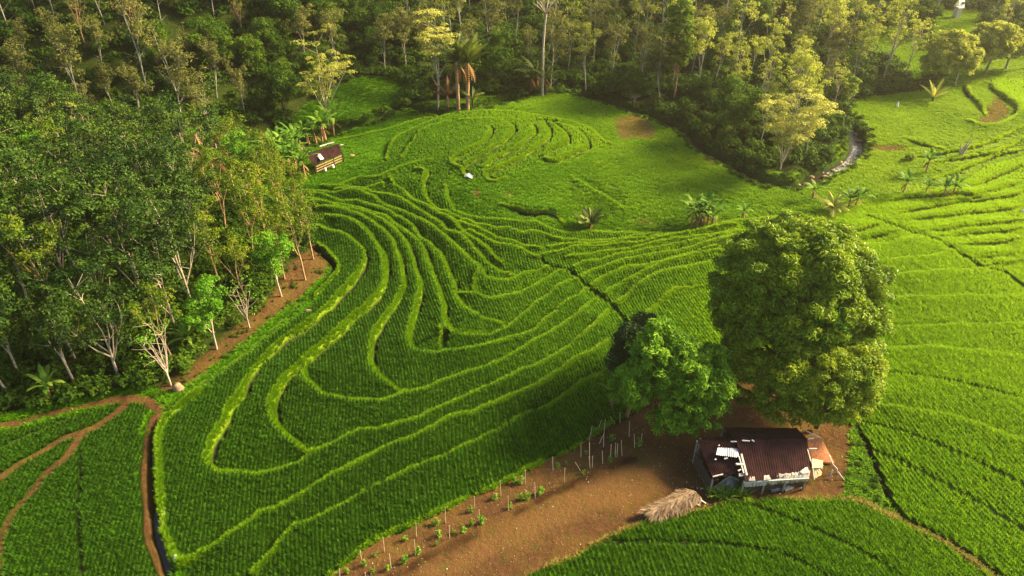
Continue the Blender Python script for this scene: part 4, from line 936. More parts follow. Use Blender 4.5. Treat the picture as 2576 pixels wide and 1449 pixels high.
def banana(seed, H, nl, L, W, rag=.5, leaf='lf_banana', dead=3):
    r = np.random.default_rng(seed); tp, _ = branch(r, (0, 0, -.1), (.05 * r.normal(), .05 * r.normal(), 1), H, 4, .03)
    V, F = tube_np(tp, np.linspace(.16, .09, len(tp)), 8); out = [("stem", mk_mesh("banana_stem", V, F, M['bark_warm'], smooth=True))]
    for key, cnt_, el0 in (("leaves", nl, 1.25), ("dead_leaves", dead, -.5)):
        v, f, a = [], [], []
        for k in range(cnt_):
            az = k * 2.4 + .5 * r.random(); el = el0 + .15 - (.95 * k / nl if key == "leaves" else .4 * r.random()); n = 7; LL = L * (.8 + .35 * r.random()) * (1 if key == "leaves" else .6)
            x_, z_ = .05, tp[-1][2] - (.1 if key == "leaves" else .5); d = el; va = r.random(); b0 = len(v); ca, sa = math.cos(az), math.sin(az)
            for i in range(n + 1):
                t = i / n; w = W / 2 * max(.08, math.sin(math.pi * min(1, .06 + t * .94)) ** .55) * (1 if key == "leaves" else .5)
                for s, dz_ in ((-1, -.25), (0, 0), (1, -.25)):
                    ww = w * (1 - rag * .5 * r.random()) * s
                    X_, Y_, Z_ = x_ + abs(ww) * .1, ww, z_ + abs(ww) * dz_
                    v.append((tp[-1][0] + X_ * ca - Y_ * sa, tp[-1][1] + X_ * sa + Y_ * ca, Z_)); a.append(np.clip(va + .3 * r.normal(), 0, 1))
                x_ += math.cos(d) * LL / n; z_ += math.sin(d) * LL / n; d -= ((1.1 + .9 * va) if key == "leaves" else .9) / n * (.4 + 1.2 * t)
            for i in range(n):
                for s in (0, 1): q = b0 + i * 3 + s; f.append((q, q + 1, q + 4, q + 3))
        if v: out.append((key, mk_mesh("banana_" + key, np.array(v), np.array(f), M[leaf if key == "leaves" else 'lf_dead'], np.array(a))))
    return out
BAN = [banana(500 + i, 2.2 + .4 * (i % 2), 10 + i % 2, 2.4, .66, .9) for i in range(4)]
rb = random.Random(9)
for i, (x_, y_) in enumerate([(290, 1275), (335, 1250), (405, 1285), (250, 1240), (200, 1215), (370, 1235), (430, 1055), (480, 1045), (525, 1040), (550, 1030), (605, 1000), (330, 1205), (280, 1185), (180, 1160), (120, 1150), (225, 1150), (380, 1110), (330, 1120)]):
    one(rb.choice(BAN), "banana_plant", on('Q', x_, y_), rb.random() * 6.28, 1.15 + .4 * rb.random(), "banana plant in the big clump crowding round the left end of the far hut", "banana plant", "banana plants around the far hut")
for i, (x_, y_) in enumerate([(560, 308), (600, 300), (645, 303), (530, 292), (585, 278), (625, 280)]):
    one(rb.choice(BAN), "banana_plant", on('C', x_, y_), rb.random() * 6.28, 0.9 + .25 * rb.random(), "banana plant in the dense clump on the meadow above the dark strip of rice", "banana plant", "banana plants of the meadow clump")
for x_, y_, s, lb in ((832, 252, .75, "small sparse banana just right of the dense meadow clump"), (1232, 140, 1.0, "banana left of the golden young palm above the mango"), (1440, 190, 1.0, "brown stemmed banana right beside the golden young palm"), (1478, 186, 1.05, "rightmost banana of the pair by the golden young palm"), (1752, 108, 1.0, "tallest single banana on the slope right of the golden palm"),
                     (1885, 108, .75, "stunted banana left of the bushy pair on the right slope"), (1990, 120, .9, "left banana of the bushy pair on the right slope"), (2035, 122, 1.0, "right banana of the bushy pair on the right slope"), (160, 1400, 1.0, "banana with blue green leaves left of the vivid lobed tree"), (60, 1330, .9, "low banana in the rice edge left of the lobed tree")):
    one(rb.choice(BAN), "banana_plant", on('C', x_, y_), rb.random() * 6.28, s * .85, lb, "banana plant")
one(BAN[1], "banana_plant", on('S', 1272, 1255), 1.0, .95, "lone banana with one raised leaf on the grass below the dead white tree", "banana plant")
one(BAN[2], "banana_plant", on('A', 1230, 1120), 1.0, .9, "banana with drooping dead leaves under the trees of the red bank", "banana plant")
one(BAN[0], "banana_plant", on('A', 330, 1440), 2.0, .9, "banana with rusty hanging leaves at the grove edge above the red path", "banana plant")
# ------------------------------------------------------------------ huts, stakes, crops and small things
def flat_mat(name, dark, light, rough=.7, sc=4.0, metal=0.0, spec=.3, stretch=None):
    m = new_mat(name); t = NT_(m); g = t.node("ShaderNodeTexCoord"); vec = g.outputs["Object"]
    if stretch:
        mp = t.node("ShaderNodeMapping"); mp.inputs["Scale"].default_value = stretch; t.l.new(vec, mp.inputs[0]); vec = mp.outputs[0]
    n = t.noise(sc, 6, .7, vec); t.out(t.bsdf(t.ramp(n, [(.32, dark), (.68, light)]), rough, t.bump(n, .3, .02), spec, metal)); return m
M['rust'] = flat_mat("rusted_sheet", (.009, .004, .006), (.048, .018, .018), .9, 1.3, .0, .08)
M['zinc'] = flat_mat("zinc_sheet", (.25, .28, .34), (.55, .60, .68), .45, 5, .3, .5)
M['oldzinc'] = flat_mat("dull_zinc", (.10, .10, .095), (.30, .30, .28), .6, 5, .1, .4)
M['board'] = flat_mat("weathered_board", (.26, .22, .18), (.66, .62, .55), .9, 6, 0, .2)
M['whitewood'] = flat_mat("pale_timber", (.38, .34, .30), (.78, .74, .70), .8, 5, 0, .2)
M['bamboo'] = flat_mat("bamboo", (.38, .28, .15), (.68, .56, .36), .55, 8, 0, .4)
M['redboard'] = flat_mat("red_brown_mat", (.16, .055, .025), (.36, .16, .08), .9, 5, 0, .15)
M['thatch'] = leaf_mat("thatch", (.06, .035, .02), (.22, .145, .085), (.52, .39, .26), .15, .8, .1, 1.0)
M['plastic'] = flat_mat("white_tarp", (.62, .62, .62), (.85, .85, .85), .5, 3, 0, .4)
M['fruit'] = flat_mat("yellow_fruit", (.55, .48, .12), (.80, .75, .35), .4, 3)
M['rock'] = flat_mat("tan_rock", (.14, .09, .05), (.40, .28, .17), .9, 2.5)
M['stone'] = flat_mat("grey_rock", (.06, .055, .05), (.28, .25, .22), .85, 2.5)
def h6(x, y, z): q = dd('H6 %f,%f' % (x, y))[0]; return atz(q[0], q[1], z)
def sheet(name, A_, B_, C_, D_, waves, mat, parent, org, amp=.02, nv=5, jag=0.0, seed=0):
    """corrugated sheet; A-B is the upper edge, D-C the lower; ridges run from upper to lower edge"""
    A_, B_, C_, D_ = (np.array(tuple(q), float) - org for q in (A_, B_, C_, D_)); r = np.random.default_rng(seed)
    nu = waves * 4 + 1; n_ = unit(np.cross(B_ - A_, D_ - A_)); n_ = n_ if n_[2] > 0 else -n_
    V = []; jg = 1 + jag * np.repeat(r.normal(size=waves // 3 + 2), 12)[:nu + 12]
    for s_ in (0, -.012):
        for j in range(nv + 1):
            for i in range(nu):
                u_ = i / (nu - 1); v_ = j / nv * (jg[i] if j == nv else 1)
                P = (A_ * (1 - u_) + B_ * u_) * (1 - v_) + (D_ * (1 - u_) + C_ * u_) * v_
                sag = -.05 * math.sin(math.pi * u_ * 2 + seed) * math.sin(math.pi * v_)
                V.append(P + n_ * (amp * math.sin(i * math.pi / 2) + s_ + sag))
    N1 = (nv + 1) * nu; F = []
    for l_ in (0, N1):
        for j in range(nv):
            for i in range(nu - 1):
                q = (l_ + j * nu + i, l_ + j * nu + i + 1, l_ + (j + 1) * nu + i + 1, l_ + (j + 1) * nu + i); F.append(q if l_ else q[::-1])
    return mesh_np(name, np.array(V), np.array(F), mat, parent, smooth=False)
def part_bars(name, L, mat, parent, org, w=.09, each=True):
    for a_, b_ in L:
        m = MB(); m.bar(Vector(a_) - Vector(org), Vector(b_) - Vector(org), w); m.build(name, mat, parent)

# near hut
gz = float(zi(26, 45)[0])
RL, RR_ = h6(790, 372, gz + 3.3), h6(1702, 335, gz + 3.3); EL, ER = h6(905, 890, gz + 1.95), h6(1752, 795, gz + 1.95)
org = (RL + RR_) / 2; org[2] = gz
hut = empty("field_hut", tuple(org)); tag(hut, "ramshackle hut with a dark rusty sheet roof under the big mango tree", "hut")
back = (RL - EL) * np.array([1, 1, -1]); backR = (RR_ - ER) * np.array([1, 1, -1])
BL, BR = RL + back * .95, RR_ + backR * .95
BL[2] = BR[2] = gz + 1.95
sheet("roof", RL + (0, 0, .03), RR_ + (0, 0, .03), ER, EL, 30, M['rust'], hut, org, jag=.02, seed=1)
sheet("rear_roof", RL, RR_, BR, BL, 30, M['rust'], hut, org, seed=2)
zw = gz + 2.55
WTL, WTR, WBR, WBL = h6(290, 362, gz + 2.6), h6(770, 392, gz + 3.0), h6(880, 780, gz + 2.1), h6(490, 850, gz + 1.7)
sheet("side_roof", WTL, WTR, WBR, WBL, 18, M['rust'], hut, org, jag=.03, seed=3)
T2 = h6(600, 285, gz + 2.5); T3 = h6(330, 330, gz + 2.4)
sheet("side_rear_roof", WTL - (0, 0, .05), WTR - (0, 0, .05), T2 + (1.2, .3, -.4), T3 + (0, .4, -.4), 16, M['rust'], hut, org, seed=4)
up_ = np.array([0, 0, .12])
sheet("roof_patch", h6(548, 452, gz + 2.88), h6(812, 462, gz + 2.92), h6(828, 580, gz + 2.78), h6(526, 545, gz + 2.74), 12, M['zinc'], hut, org, .025, 3, seed=5)
sheet("roof_patch", h6(820, 782, gz + 2.2), h6(925, 782, gz + 2.2), h6(935, 815, gz + 2.1), h6(822, 822, gz + 2.1), 6, M['oldzinc'], hut, org, .02, 2, seed=6)
for q0, q1, w in (((855, 535), (925, 810), .14), ((822, 560), (885, 780), .10), ((785, 665), (880, 668), .12)):
    part_bars("rafter", [(h6(q0[0], q0[1], gz + 2.95 - .0012 * (q0[1] - 535)), h6(q1[0], q1[1], gz + 2.95 - .003 * (q1[1] - 535)))], M['whitewood'], hut, org, w)
for q0, q1, z0, z1 in (((720, 375), (790, 375), 3.2, 3.38), ((865, 362), (965, 368), 3.42, 3.42), ((990, 355), (1022, 375), 3.45, 3.42), ((488, 828), (620, 795), 1.9, 2.05), ((635, 597), (680, 588), 2.72, 2.76), ((812, 752), (850, 735), 2.3, 2.35), ((560, 428), (575, 420), 2.9, 2.9), ((512, 607), (532, 604), 2.6, 2.6)):
    part_bars("loose_board", [(h6(*q0, gz + z0), h6(*q1, gz + z1))], M['whitewood'], hut, org, .09)
# torn pale sheathing along the eave, front beam and wall
def ragged(name, top, bot, mat, seed, z0, z1, n=26, th_=.04):
    r = np.random.default_rng(seed); V = []; a, b = top; c, d = bot
    for s_ in (0, 1):
        for i in range(n + 1):
            t = i / n; j = (r.random() - .5) * .25
            P = h6(a[0] * (1 - t) + b[0] * t, a[1] * (1 - t) + b[1] * t - 22 * r.random(), z0); Q_ = h6(c[0] * (1 - t) + d[0] * t, c[1] * (1 - t) + d[1] * t, z1)
            V += [P - org + (0, 0, -th_ * s_), Q_ - org + (0, 0, -th_ * s_)]
    k = 2 * (n + 1); F = []
    for i in range(n): F += [(2 * i, 2 * i + 2, 2 * i + 3, 2 * i + 1), (k + 2 * i, k + 2 * i + 1, k + 2 * i + 3, k + 2 * i + 2), (2 * i + 1, 2 * i + 3, k + 2 * i + 3, k + 2 * i + 1)]
    return mesh_np(name, np.array(V), np.array(F), mat, hut)
ragged("torn_sheathing", ((1338, 805), (1745, 765)), ((1250, 868), (1722, 842)), M['board'], 1, gz + 2.12, gz + 1.85)
ragged("torn_sheathing", ((958, 830), (1025, 835)), ((950, 880), (1035, 882)), M['board'], 2, gz + 2.08, gz + 1.98, 6)
ragged("torn_sheathing", ((1148, 815), (1208, 815)), ((1145, 872), (1240, 862)), M['board'], 3, gz + 2.1, gz + 1.98, 6)
ragged("torn_sheathing", ((1612, 772), (1700, 700)), ((1640, 790), (1735, 775)), M['board'], 4, gz + 2.22, gz + 2.12, 6)
ragged("front_wall", ((885, 900), (1725, 848)), ((900, 958), (1700, 893)), M['board'], 5, gz + 1.75, gz + 1.1, 34)
part_bars("eave_beam", [(h6(885, 898, gz + 1.8), h6(1725, 846, gz + 1.8))], M['whitewood'], hut, org, .11)
for x0, y0 in ((905, 905), (1180, 885), (1450, 870), (1715, 850)):
    q = h6(x0, y0, gz + 1.75); q[1] += .25; part_bars("post", [((q[0], q[1], gz - .2), tuple(q))], M['bark_grey'], hut, org, .14)
for P_ in (BL, BR, (BL + BR) / 2, WBL, WTL, T3):
    q = np.array(P_); part_bars("post", [((q[0], q[1], gz - .2), (q[0], q[1], q[2] - .05))], M['bark_grey'], hut, org, .13)
def wallp(a_, b_, z1, name="wall"):
    a_, b_ = np.array(a_, float), np.array(b_, float); m = MB(); c_ = (a_ + b_) / 2; L_ = math.hypot(*(b_ - a_)[:2]); ang = math.atan2(b_[1] - a_[1], b_[0] - a_[0])
    m.box((c_[0] - org[0], c_[1] - org[1], z1 / 2 - .1), (L_, .06, z1 + .2), Matrix.Rotation(ang, 3, 'Z')); m.build(name, M['darkboard'], hut)
M['darkboard'] = flat_mat("dark_boards", (.02, .014, .010), (.09, .065, .045), .9, 5)
inF = np.array([0, .35, 0])
wallp(EL + inF + (.2, 0, 0), ER + inF - (.2, 0, 0), 1.35); wallp(BL - inF, BR - inF, 1.7); wallp(ER + inF - (.2, 0, 0), BR - inF, 1.7); wallp(EL + inF + (.2, 0, 0), BL - inF, 1.7); wallp(WTL, WBL, 1.3)
# right side: red brown mat slope and splayed bamboo
A1, A2, A3, A4 = h6(1712, 350, gz + 2.5), h6(1885, 335, gz + 1.6), h6(2060, 650, gz + .15), h6(1770, 620, gz + .9)
V = np.array([A1, A2, A3, A4]) - org; n_ = 8; G_ = []
for i in range(n_ + 1):
    for j in range(n_ + 1):
        u_, v_ = i / n_, j / n_; G_.append((V[0] * (1 - u_) + V[1] * u_) * (1 - v_) + (V[3] * (1 - u_) + V[2] * u_) * v_ + np.array([0, 0, .09 * vnoise(i * 1.0, j * 1.0, 1.3, 4.)]))
mesh_np("side_mat", np.array(G_), np.array([(i * (n_ + 1) + j, i * (n_ + 1) + j + 1, (i + 1) * (n_ + 1) + j + 1, (i + 1) * (n_ + 1) + j) for i in range(n_) for j in range(n_)]), M['redboard'], hut)
rB = random.Random(3)
mB = MB()
for k in range(26):
    t = k / 25; a_ = h6(1755 + 30 * t, 590 + 70 * rB.random(), gz + 1.8 - .3 * rB.random()); b_ = h6(1785 + 110 * t + 20 * rB.random(), 850 - 60 * t - 120 * (t > .75) * rB.random(), gz + .7); mB.bar(a_ - org, b_ - org, .045, .03)
for k in range(10):
    mB.bar(h6(1765, 600 + 12 * k, gz + 1.9) - org, h6(1890 + 20 * rB.random(), 625 + 9 * k, gz + 1.2) - org, .07, .03)
mB.build("splayed_bamboo", M['bamboo'], hut)
part_bars("gable_board", [(h6(1690, 238, gz + 2.5), h6(1880, 328, gz + 1.9)), (h6(1705, 470, gz + 2.9), h6(1750, 630, gz + 2.3)), (h6(1725, 466, gz + 2.6), h6(1825, 466, gz + 2.4)), (h6(1715, 340, gz + 3.2), h6(1785, 332, gz + 2.9)), (h6(1762, 640, gz + 2.2), h6(1795, 860, gz + .9))], M['whitewood'], hut, org, .08)
# left lean-to front: grey netting heap and poles
r = np.random.default_rng(8); Pn = [h6(x_, y_, gz + z_) for x_, y_, z_ in ((475, 980, .05), (600, 1000, .05), (700, 1010, .05), (790, 985, .05), (830, 930, .2), (820, 830, .9), (700, 815, 1.2), (610, 880, .75), (660, 930, .8), (740, 900, .9))]
V = np.array(Pn) - org
mesh_np("grey_netting", V, [(0, 1, 7), (1, 8, 7), (1, 2, 8), (2, 3, 8), (3, 9, 8), (3, 4, 9), (4, 5, 9), (5, 6, 9), (6, 8, 9), (6, 7, 8)], M['oldzinc'], hut)
part_bars("prop_pole", [(h6(472, 982, gz + .05), h6(712, 815, gz + 1.6)), (h6(700, 820, gz + 1.6), h6(825, 872, gz + 1.2))], M['bark_grey'], hut, org, .07)
# loose sheets and poles on the yard
for i, (pts_, mt, lb) in enumerate(((((1215, 940), (1385, 915), (1402, 992), (1255, 1032)), 'oldzinc', "larger crumpled grey roofing sheet on the ground before the hut"), (((1390, 935), (1490, 898), (1545, 970), (1425, 1022)), 'oldzinc', "smaller pinkish grey corrugated sheet overlapping the larger one"))):
    P_ = [h6(x_, y_, gz + .12 + .1 * i + (.3 if j < 2 else 0)) for j, (x_, y_) in enumerate(pts_)]; o_ = np.mean(P_, axis=0)
    rt_ = sheet("roofing_sheet", P_[0], P_[1], P_[2], P_[3], 8, M[mt], None, o_, .03, 3, seed=20 + i); rt_.location = o_; tag(rt_, lb, "roofing sheet")
def pole(name, label, pts_, rad, mat, cat="pole"):
    P_ = [np.array(q, float) for q in pts_]; o_ = P_[0].copy(); m = MB(); m.tube([q - o_ for q in P_], rad, 7); b_ = m.build(name, M[mat], None, True); b_.location = o_; tag(b_, label, cat); return b_
pole("crooked_branch", "long crooked pale branch leaning over the right side of the yard", [h6(1985, 550, gz + 1.1), h6(2035, 670, gz + .9), h6(2085, 720, gz + .7), h6(2092, 785, gz + .1)], .05, 'whitewood', "branch")
pole("wooden_pole", "straight pale pole right of the crooked branch in the yard", [h6(2100, 760, gz + .8), h6(2185, 878, gz + .05)], .04, 'whitewood')
pole("wooden_pole", "short leaning pole left of the crooked branch in the yard", [h6(2032, 735, gz + .9), h6(1985, 868, gz + .05)], .05, 'whitewood')
# litter in the yard
lt = MB(); rl = random.Random(6)
for k in range(110):
    x_ = rl.uniform(150, 2280); y_ = rl.uniform(520, 1090)
    if 450 < x_ < 1950 and y_ < 960: continue
    q = h6(x_, y_, gz + .05); s = rl.uniform(.05, .22); lt.box(tuple(q), (s, .04, .03), Matrix.Rotation(rl.random() * 6.28, 3, 'Z'))
tag(lt.build("yard_litter", M['board']), "pale chips and twigs scattered over the bare yard", "litter", kind='stuff')
lt = MB(); Sx = SOIL
for k in range(2600):
    x_, y_ = rl.uniform(Sx[:, 0].min(), Sx[:, 0].max()), rl.uniform(Sx[:, 1].min(), Sx[:, 1].max())
    if not in_poly(np.array([x_]), np.array([y_]), Sx)[0]: continue
    s = rl.uniform(.03, .09); lt.box((x_, y_, float(zi(x_, y_)[0]) + .02), (s, s * .6, s * .5), Matrix.Rotation(rl.random() * 6.28, 3, 'Z'), 1 if rl.random() < .03 else 0)
tag(lt.build("soil_clods", [M['rock'], M['whitewood']]), "clods and pale bits of stubble over the tilled red earth", "clods", kind='stuff')

# far hut
def qz(x, y, z): q = dd('Q %f,%f' % (x, y))[0]; return atz(q[0], q[1], z)
g2 = float(on('Q', 560, 1190)[2])
a_, b_, c_, d_ = qz(402, 1112, g2 + 3.0), qz(640, 1042, g2 + 3.0), qz(668, 1112, g2 + 1.7), qz(462, 1195, g2 + 1.7)
o2 = (a_ + b_) / 2; o2[2] = g2
hut = empty("far_hut", tuple(o2)); tag(hut, "small open sided hut with a maroon sheet roof beside the banana clump", "hut"); org = o2
sheet("roof", a_, b_, c_, d_, 22, M['rust'], hut, o2, .02, seed=31, jag=.03)
bk = (a_ - d_) * np.array([1, 1, -1]) * .8; sheet("rear_roof", a_ - (0, 0, .04), b_ - (0, 0, .04), b_ + bk, a_ + bk, 22, M['rust'], hut, o2, seed=32)
sheet("roof_patch", qz(470, 1106, g2 + 2.6), qz(500, 1100, g2 + 2.65), qz(537, 1150, g2 + 2.2), qz(512, 1160, g2 + 2.15), 4, M['plastic'], hut, o2, .02, 2, seed=33)
part_bars("ridge_board", [(qz(505, 1060, g2 + 3.12), qz(555, 1045, g2 + 3.12)), (qz(560, 1042, g2 + 3.1), qz(610, 1032, g2 + 3.1)), (qz(655, 1052, g2 + 2.9), qz(678, 1048, g2 + 2.9))], M['whitewood'], hut, o2, .13)
for zz in (1.25, .85, .45): part_bars("wall_rail", [(d_ * (1, 1, 0) + (.2, .35, g2 + zz), c_ * (1, 1, 0) + (-.1, .35, g2 + zz))], M['bark_warm'], hut, o2, .12)
for t in (0, .33, .66, 1): q = (d_ * (1 - t) + c_ * t) * (1, 1, 0) + (0, .3, 0); part_bars("post", [(q + (0, 0, g2 - .2), q + (0, 0, g2 + 1.68))], M['bark_dark'], hut, o2, .14)
for t in (0, .5, 1): q = ((a_ + bk) * (1 - t) + (b_ + bk) * t) * (1, 1, 0); part_bars("post", [(q + (0, 0, g2 - .3), q + (0, 0, g2 + 1.9))], M['bark_dark'], hut, o2, .14)
for t in (.35, .62):
    q = (d_ * (1 - t) + c_ * t) * (1, 1, 0) + (.1, -.35, g2 + .25); s_ = MB(); s_.tube([q, q + (0, 0, .3), q + (0, .02, .5)], [.22, .2, .07], 8); s_ = s_.build("white_sack", M['plastic'], None, True)
    tag(s_, "white sack standing by the front rail of the far hut, " + ("left one" if t < .5 else "right one"), "sack", "sacks at the far hut")
# farthest house, among the trees at top right
b = on('S', 1490, 130); k_ = px_per_m(b); w_ = 42 * .347 / k_
hs = empty("distant_house", tuple(b), .3); tag(hs, "tiny distant house with a white and purple roof among dark trees at top right", "house")
m = MB(); m.box((0, 0, 1.2), (w_, w_ * .8, 2.6)); m.build("wall", M['board'], hs)
m = MB(); hw, hd = w_ * .62, w_ * .55; m.add([(-hw, -hd, 2.3), (hw, -hd, 2.3), (hw, 0, 4.4), (-hw, 0, 4.4)], [(0, 1, 2, 3)]); m.add([(-hw, hd, 2.3), (hw, hd, 2.3), (hw, 0, 4.4), (-hw, 0, 4.4)], [(3, 2, 1, 0)])
m.build("roof", M['plastic'], hs); m = MB(); m.box((hw * .4, -hd * .55, 3.35), (hw, hd * .5, .08), Matrix.Rotation(.9, 3, 'X')); m.build("roof_sheet", M['rust'], hs)

# thatch panel lying on its poles
tg = float(zi(17.5, 40)[0])
K = [atz(1731, 1232, tg + 1.35), atz(1764, 1252, tg + .9), atz(1650, 1302, tg + .35), atz(1622, 1286, tg + .6)]; o3 = np.mean(K, axis=0); o3[2] = tg
th_r = empty("thatch_roof", tuple(o3)); tag(th_r, "fallen palm thatch roof propped on poles beside the bare red earth", "thatch roof")
r = np.random.default_rng(12); N = 2200; u_, v_ = r.random(N), r.random(N); K = [k - o3 for k in K]
P0 = (K[3][None] * (1 - u_[:, None]) + K[0][None] * u_[:, None]) * (1 - v_[:, None]) + (K[2][None] * (1 - u_[:, None]) + K[1][None] * u_[:, None]) * v_[:, None]
ax = unit(K[3] - K[0]); sd_ = unit(K[2] - K[3]); hump = np.sin(np.pi * v_) * .28
P0[:, 2] += hump + .06 * r.random(N)
dv = unit(ax[None] * 1.0 + sd_[None] * (v_[:, None] - .5) * 1.6 + .34 * r.normal(size=(N, 3)) * np.array([1, 1, .35])); L_ = (.35 + .5 * r.random(N))[:, None]; wv = unit(np.cross(dv, (0, 0, 1))) * .028
V = np.stack([P0 - wv, P0 + wv, P0 + dv * L_ + wv * .3 - (0, 0, .05), P0 + dv * L_ - wv * .3 - (0, 0, .05)], 1).reshape(-1, 3)
mesh_np("thatch", V, np.arange(N * 4).reshape(N, 4), M['thatch'], th_r, attrs={'v': np.repeat(r.random(N), 4)})
for t in np.linspace(.05, .97, 9):
    a_ = K[3] * (1 - t) + K[0] * t; b_ = K[2] * (1 - t) + K[1] * t; e_ = b_ + (b_ - a_) * (.22 + .2 * r.random()) + (.1 * r.normal(), 0, -.25); m = MB(); m.bar(a_ - (0, 0, .05), e_, .07); m.build("rafter", M['whitewood'], th_r)
m = MB(); m.bar(K[3] - (0, 0, .12), K[0] - (0, 0, .12), .08); m.build("ridge_pole", M['bamboo'], th_r)
for q in (K[0], K[1]): m = MB(); m.bar((q[0], q[1], -.2), (q[0], q[1], q[2] - .05), .08); m.build("prop", M['whitewood'], th_r)

# bean stakes and vegetable plants in the red bed
STK = [(270, 1330, 274, 1400), (412, 1205, 425, 1280), (447, 1355, 452, 1430), (570, 1115, 580, 1215), (613, 1230, 625, 1325), (785, 1135, 793, 1240), (796, 1020, 800, 1112), (996, 910, 1000, 1015), (1024, 1035, 1028, 1125), (1197, 833, 1200, 915), (1230, 925, 1232, 1015), (1374, 728, 1380, 830),
       (1429, 830, 1432, 930), (1547, 652, 1550, 752), (1612, 738, 1616, 845), (1735, 562, 1738, 658), (1820, 640, 1815, 737), (1930, 470, 1930, 565), (1890, 598, 1928, 655), (1985, 560, 1995, 643), (2010, 555, 2008, 635), (2008, 348, 1985, 455), (2098, 303, 2088, 400), (2087, 410, 2085, 495), (2138, 475, 2132, 585),
       (2168, 465, 2165, 565), (2182, 470, 2178, 565), (2207, 447, 2213, 555), (2076, 520, 2080, 610), (2200, 257, 2198, 330), (2265, 320, 2260, 425), (2295, 405, 2300, 500), (2350, 400, 2345, 460), (2130, 285, 2155, 330), (1988, 465, 1990, 640), (2090, 400, 2055, 470), (2070, 310, 2045, 385)]
for i, (x1, y1, x0, y0) in enumerate(STK):
    b = on('F', x0, y0); t = top_of(b, 'F', x1, y1); d = t - b; m = MB(); r0 = .034
    m.tube([(0, 0, -.1), tuple(d * .5), tuple(d)], [r0, r0 * .9, r0 * .8], 6); o_ = m.build("garden_stake", M['bamboo']); o_.location = b
    lab = {18: "pale stake leaning sharply left on the red bed", 2: "stake cut by the bottom edge in the lower row of the red bed", 0: "stake nearest the bottom edge in the upper row along the rice", 33: "crooked thin stake at the top end beside the lobed tree"}.get(i, "thin upright pale bamboo stake in the rows on the red vegetable bed")
    tag(o_, lab, "stake", None if i in (18, 2, 0, 33) else "bamboo stakes on the red bed")
VEG = []
for s in range(3):
    r = np.random.default_rng(600 + s); C = np.array([(.12 * r.normal(), .12 * r.normal(), .12 + .11 * k) for k in range(9)]); lv, lf, la = leafcloud(r, C, .19, 16, .17, .11, 1, .6)
    sv, sf = tube_np([(0, 0, -.05), (.02, 0, .5), (0, .03, 1.05)], [.02, .015, .008], 5); k_ = int(6 + 4 * s); fm = MB()
    for j in range(k_): q = C[r.integers(0, 9)] + .16 * r.normal(size=3); q[2] = abs(q[2]) + .1; fm.tube([q - (0, 0, .035), q, q + (0, 0, .035)], [.018, .035, .015], 5)
    fo_ = fm.build("f", M['fruit']); fme = fo_.data; bpy.data.objects.remove(fo_)
    VEG.append([("stem", mk_mesh("vegetable_stem", sv, sf, M['bark_grey'])), ("leaves", mk_mesh("vegetable_leaves", lv, lf, M['lf_vivid'], la)), ("fruit", fme)])
for i, (x_, y_) in enumerate([(330, 1360), (440, 1310), (520, 1245), (600, 1340), (715, 1290), (720, 1140), (735, 1260), (815, 1230), (945, 1030), (940, 1170), (955, 1110), (1060, 1090), (1120, 1080), (1180, 1030), (1245, 1020), (1180, 940), (1325, 860), (1445, 915), (1515, 860), (1560, 850), (1640, 830), (1475, 740), (1520, 745), (1770, 630),
                              (1830, 620), (1965, 545), (1945, 680), (1880, 520), (2130, 590), (2140, 450), (2040, 390), (2165, 540), (2330, 490), (910, 1030), (1345, 850), (500, 1360), (1650, 810), (2020, 410)]):
    one(VEG[i % 3], "vegetable_plant", on('F', x_, y_), i * 1.3, .45 + .45 * rb.random(), "staked vegetable plant with small yellow fruit on the red bed", "vegetable plant", "vegetable plants on the red bed")
for i, (x_, y_) in enumerate(((500, 1100), (560, 1080), (690, 1090), (840, 1060), (640, 1130), (880, 1100))):
    me = tuft("tall_grass", 700 + i, 26, 1.3, .9, .06, M['bundgrass'] if i % 2 else M['lf_banana'], .8); p = on('H6', x_, y_); o_ = bpy.data.objects.new("grass_clump", me); link(o_); o_.location = p
    tag(o_, "tall grass clump between the hut and the front rice field", "grass clump", "grass clumps in front of the near hut")
# small things
def blob(name, label, cat, p, size, mat, seed, parts=1):
    r = np.random.default_rng(seed); m = MB(); n = 9; rings = []
    for j in range(6):
        a_ = j / 5 * math.pi / 2 * 1.15; rr = math.cos(a_ - .15); zz = math.sin(a_)
        rings.append([((rr * math.cos(k / n * 6.283)) * (1 + .22 * r.normal() * .6), (rr * math.sin(k / n * 6.283)) * (1 + .22 * r.normal() * .6), zz + .05 * r.normal()) for k in range(n)])
    V = np.array([q for R_ in rings for q in R_]) * np.array(size) + (0, 0, -.05); F = [(j * n + k, j * n + (k + 1) % n, (j + 1) * n + (k + 1) % n, (j + 1) * n + k) for j in range(5) for k in range(n)] + [tuple(5 * n + k for k in range(n))]
    o_ = mesh_np(name, V, F, M[mat], None, True); o_.location = p; tag(o_, label, cat); return o_
blob("earth_mound", "tan boulder like earth lump at the grove tip beside the channel", "mound", on('A', 1150, 1385), (.55, .45, .9), 'rock', 1)
blob("earth_mound", "low reddish mound on the grassy corner beside the channel bend", "mound", on('H1', 110, 1120), (.5, .35, .35), 'rock', 2)
blob("earth_mound", "small clay heap on the meadow just right of the far hut", "mound", on('Q', 740, 1128), (.6, .4, .25), 'rock', 3)
p = on('H5', 240, 1000); m = MB(); m.add([(-.5, .25, .25), (.05, .3, .45), (.55, -.1, .3), (.45, -.35, .08), (-.1, -.15, .2), (-.5, .0, .1)], [(0, 5, 4, 1), (1, 4, 3, 2)]); m.add([(-.5, .25, .21), (.05, .3, .41), (.55, -.1, .26), (.45, -.35, .04), (-.1, -.15, .16), (-.5, .0, .06)], [(0, 1, 4, 5), (1, 2, 3, 4)]); o_ = m.build("white_tarp", M['plastic']); o_.location = p; o_.scale = (1.3, 1.3, 1.3)
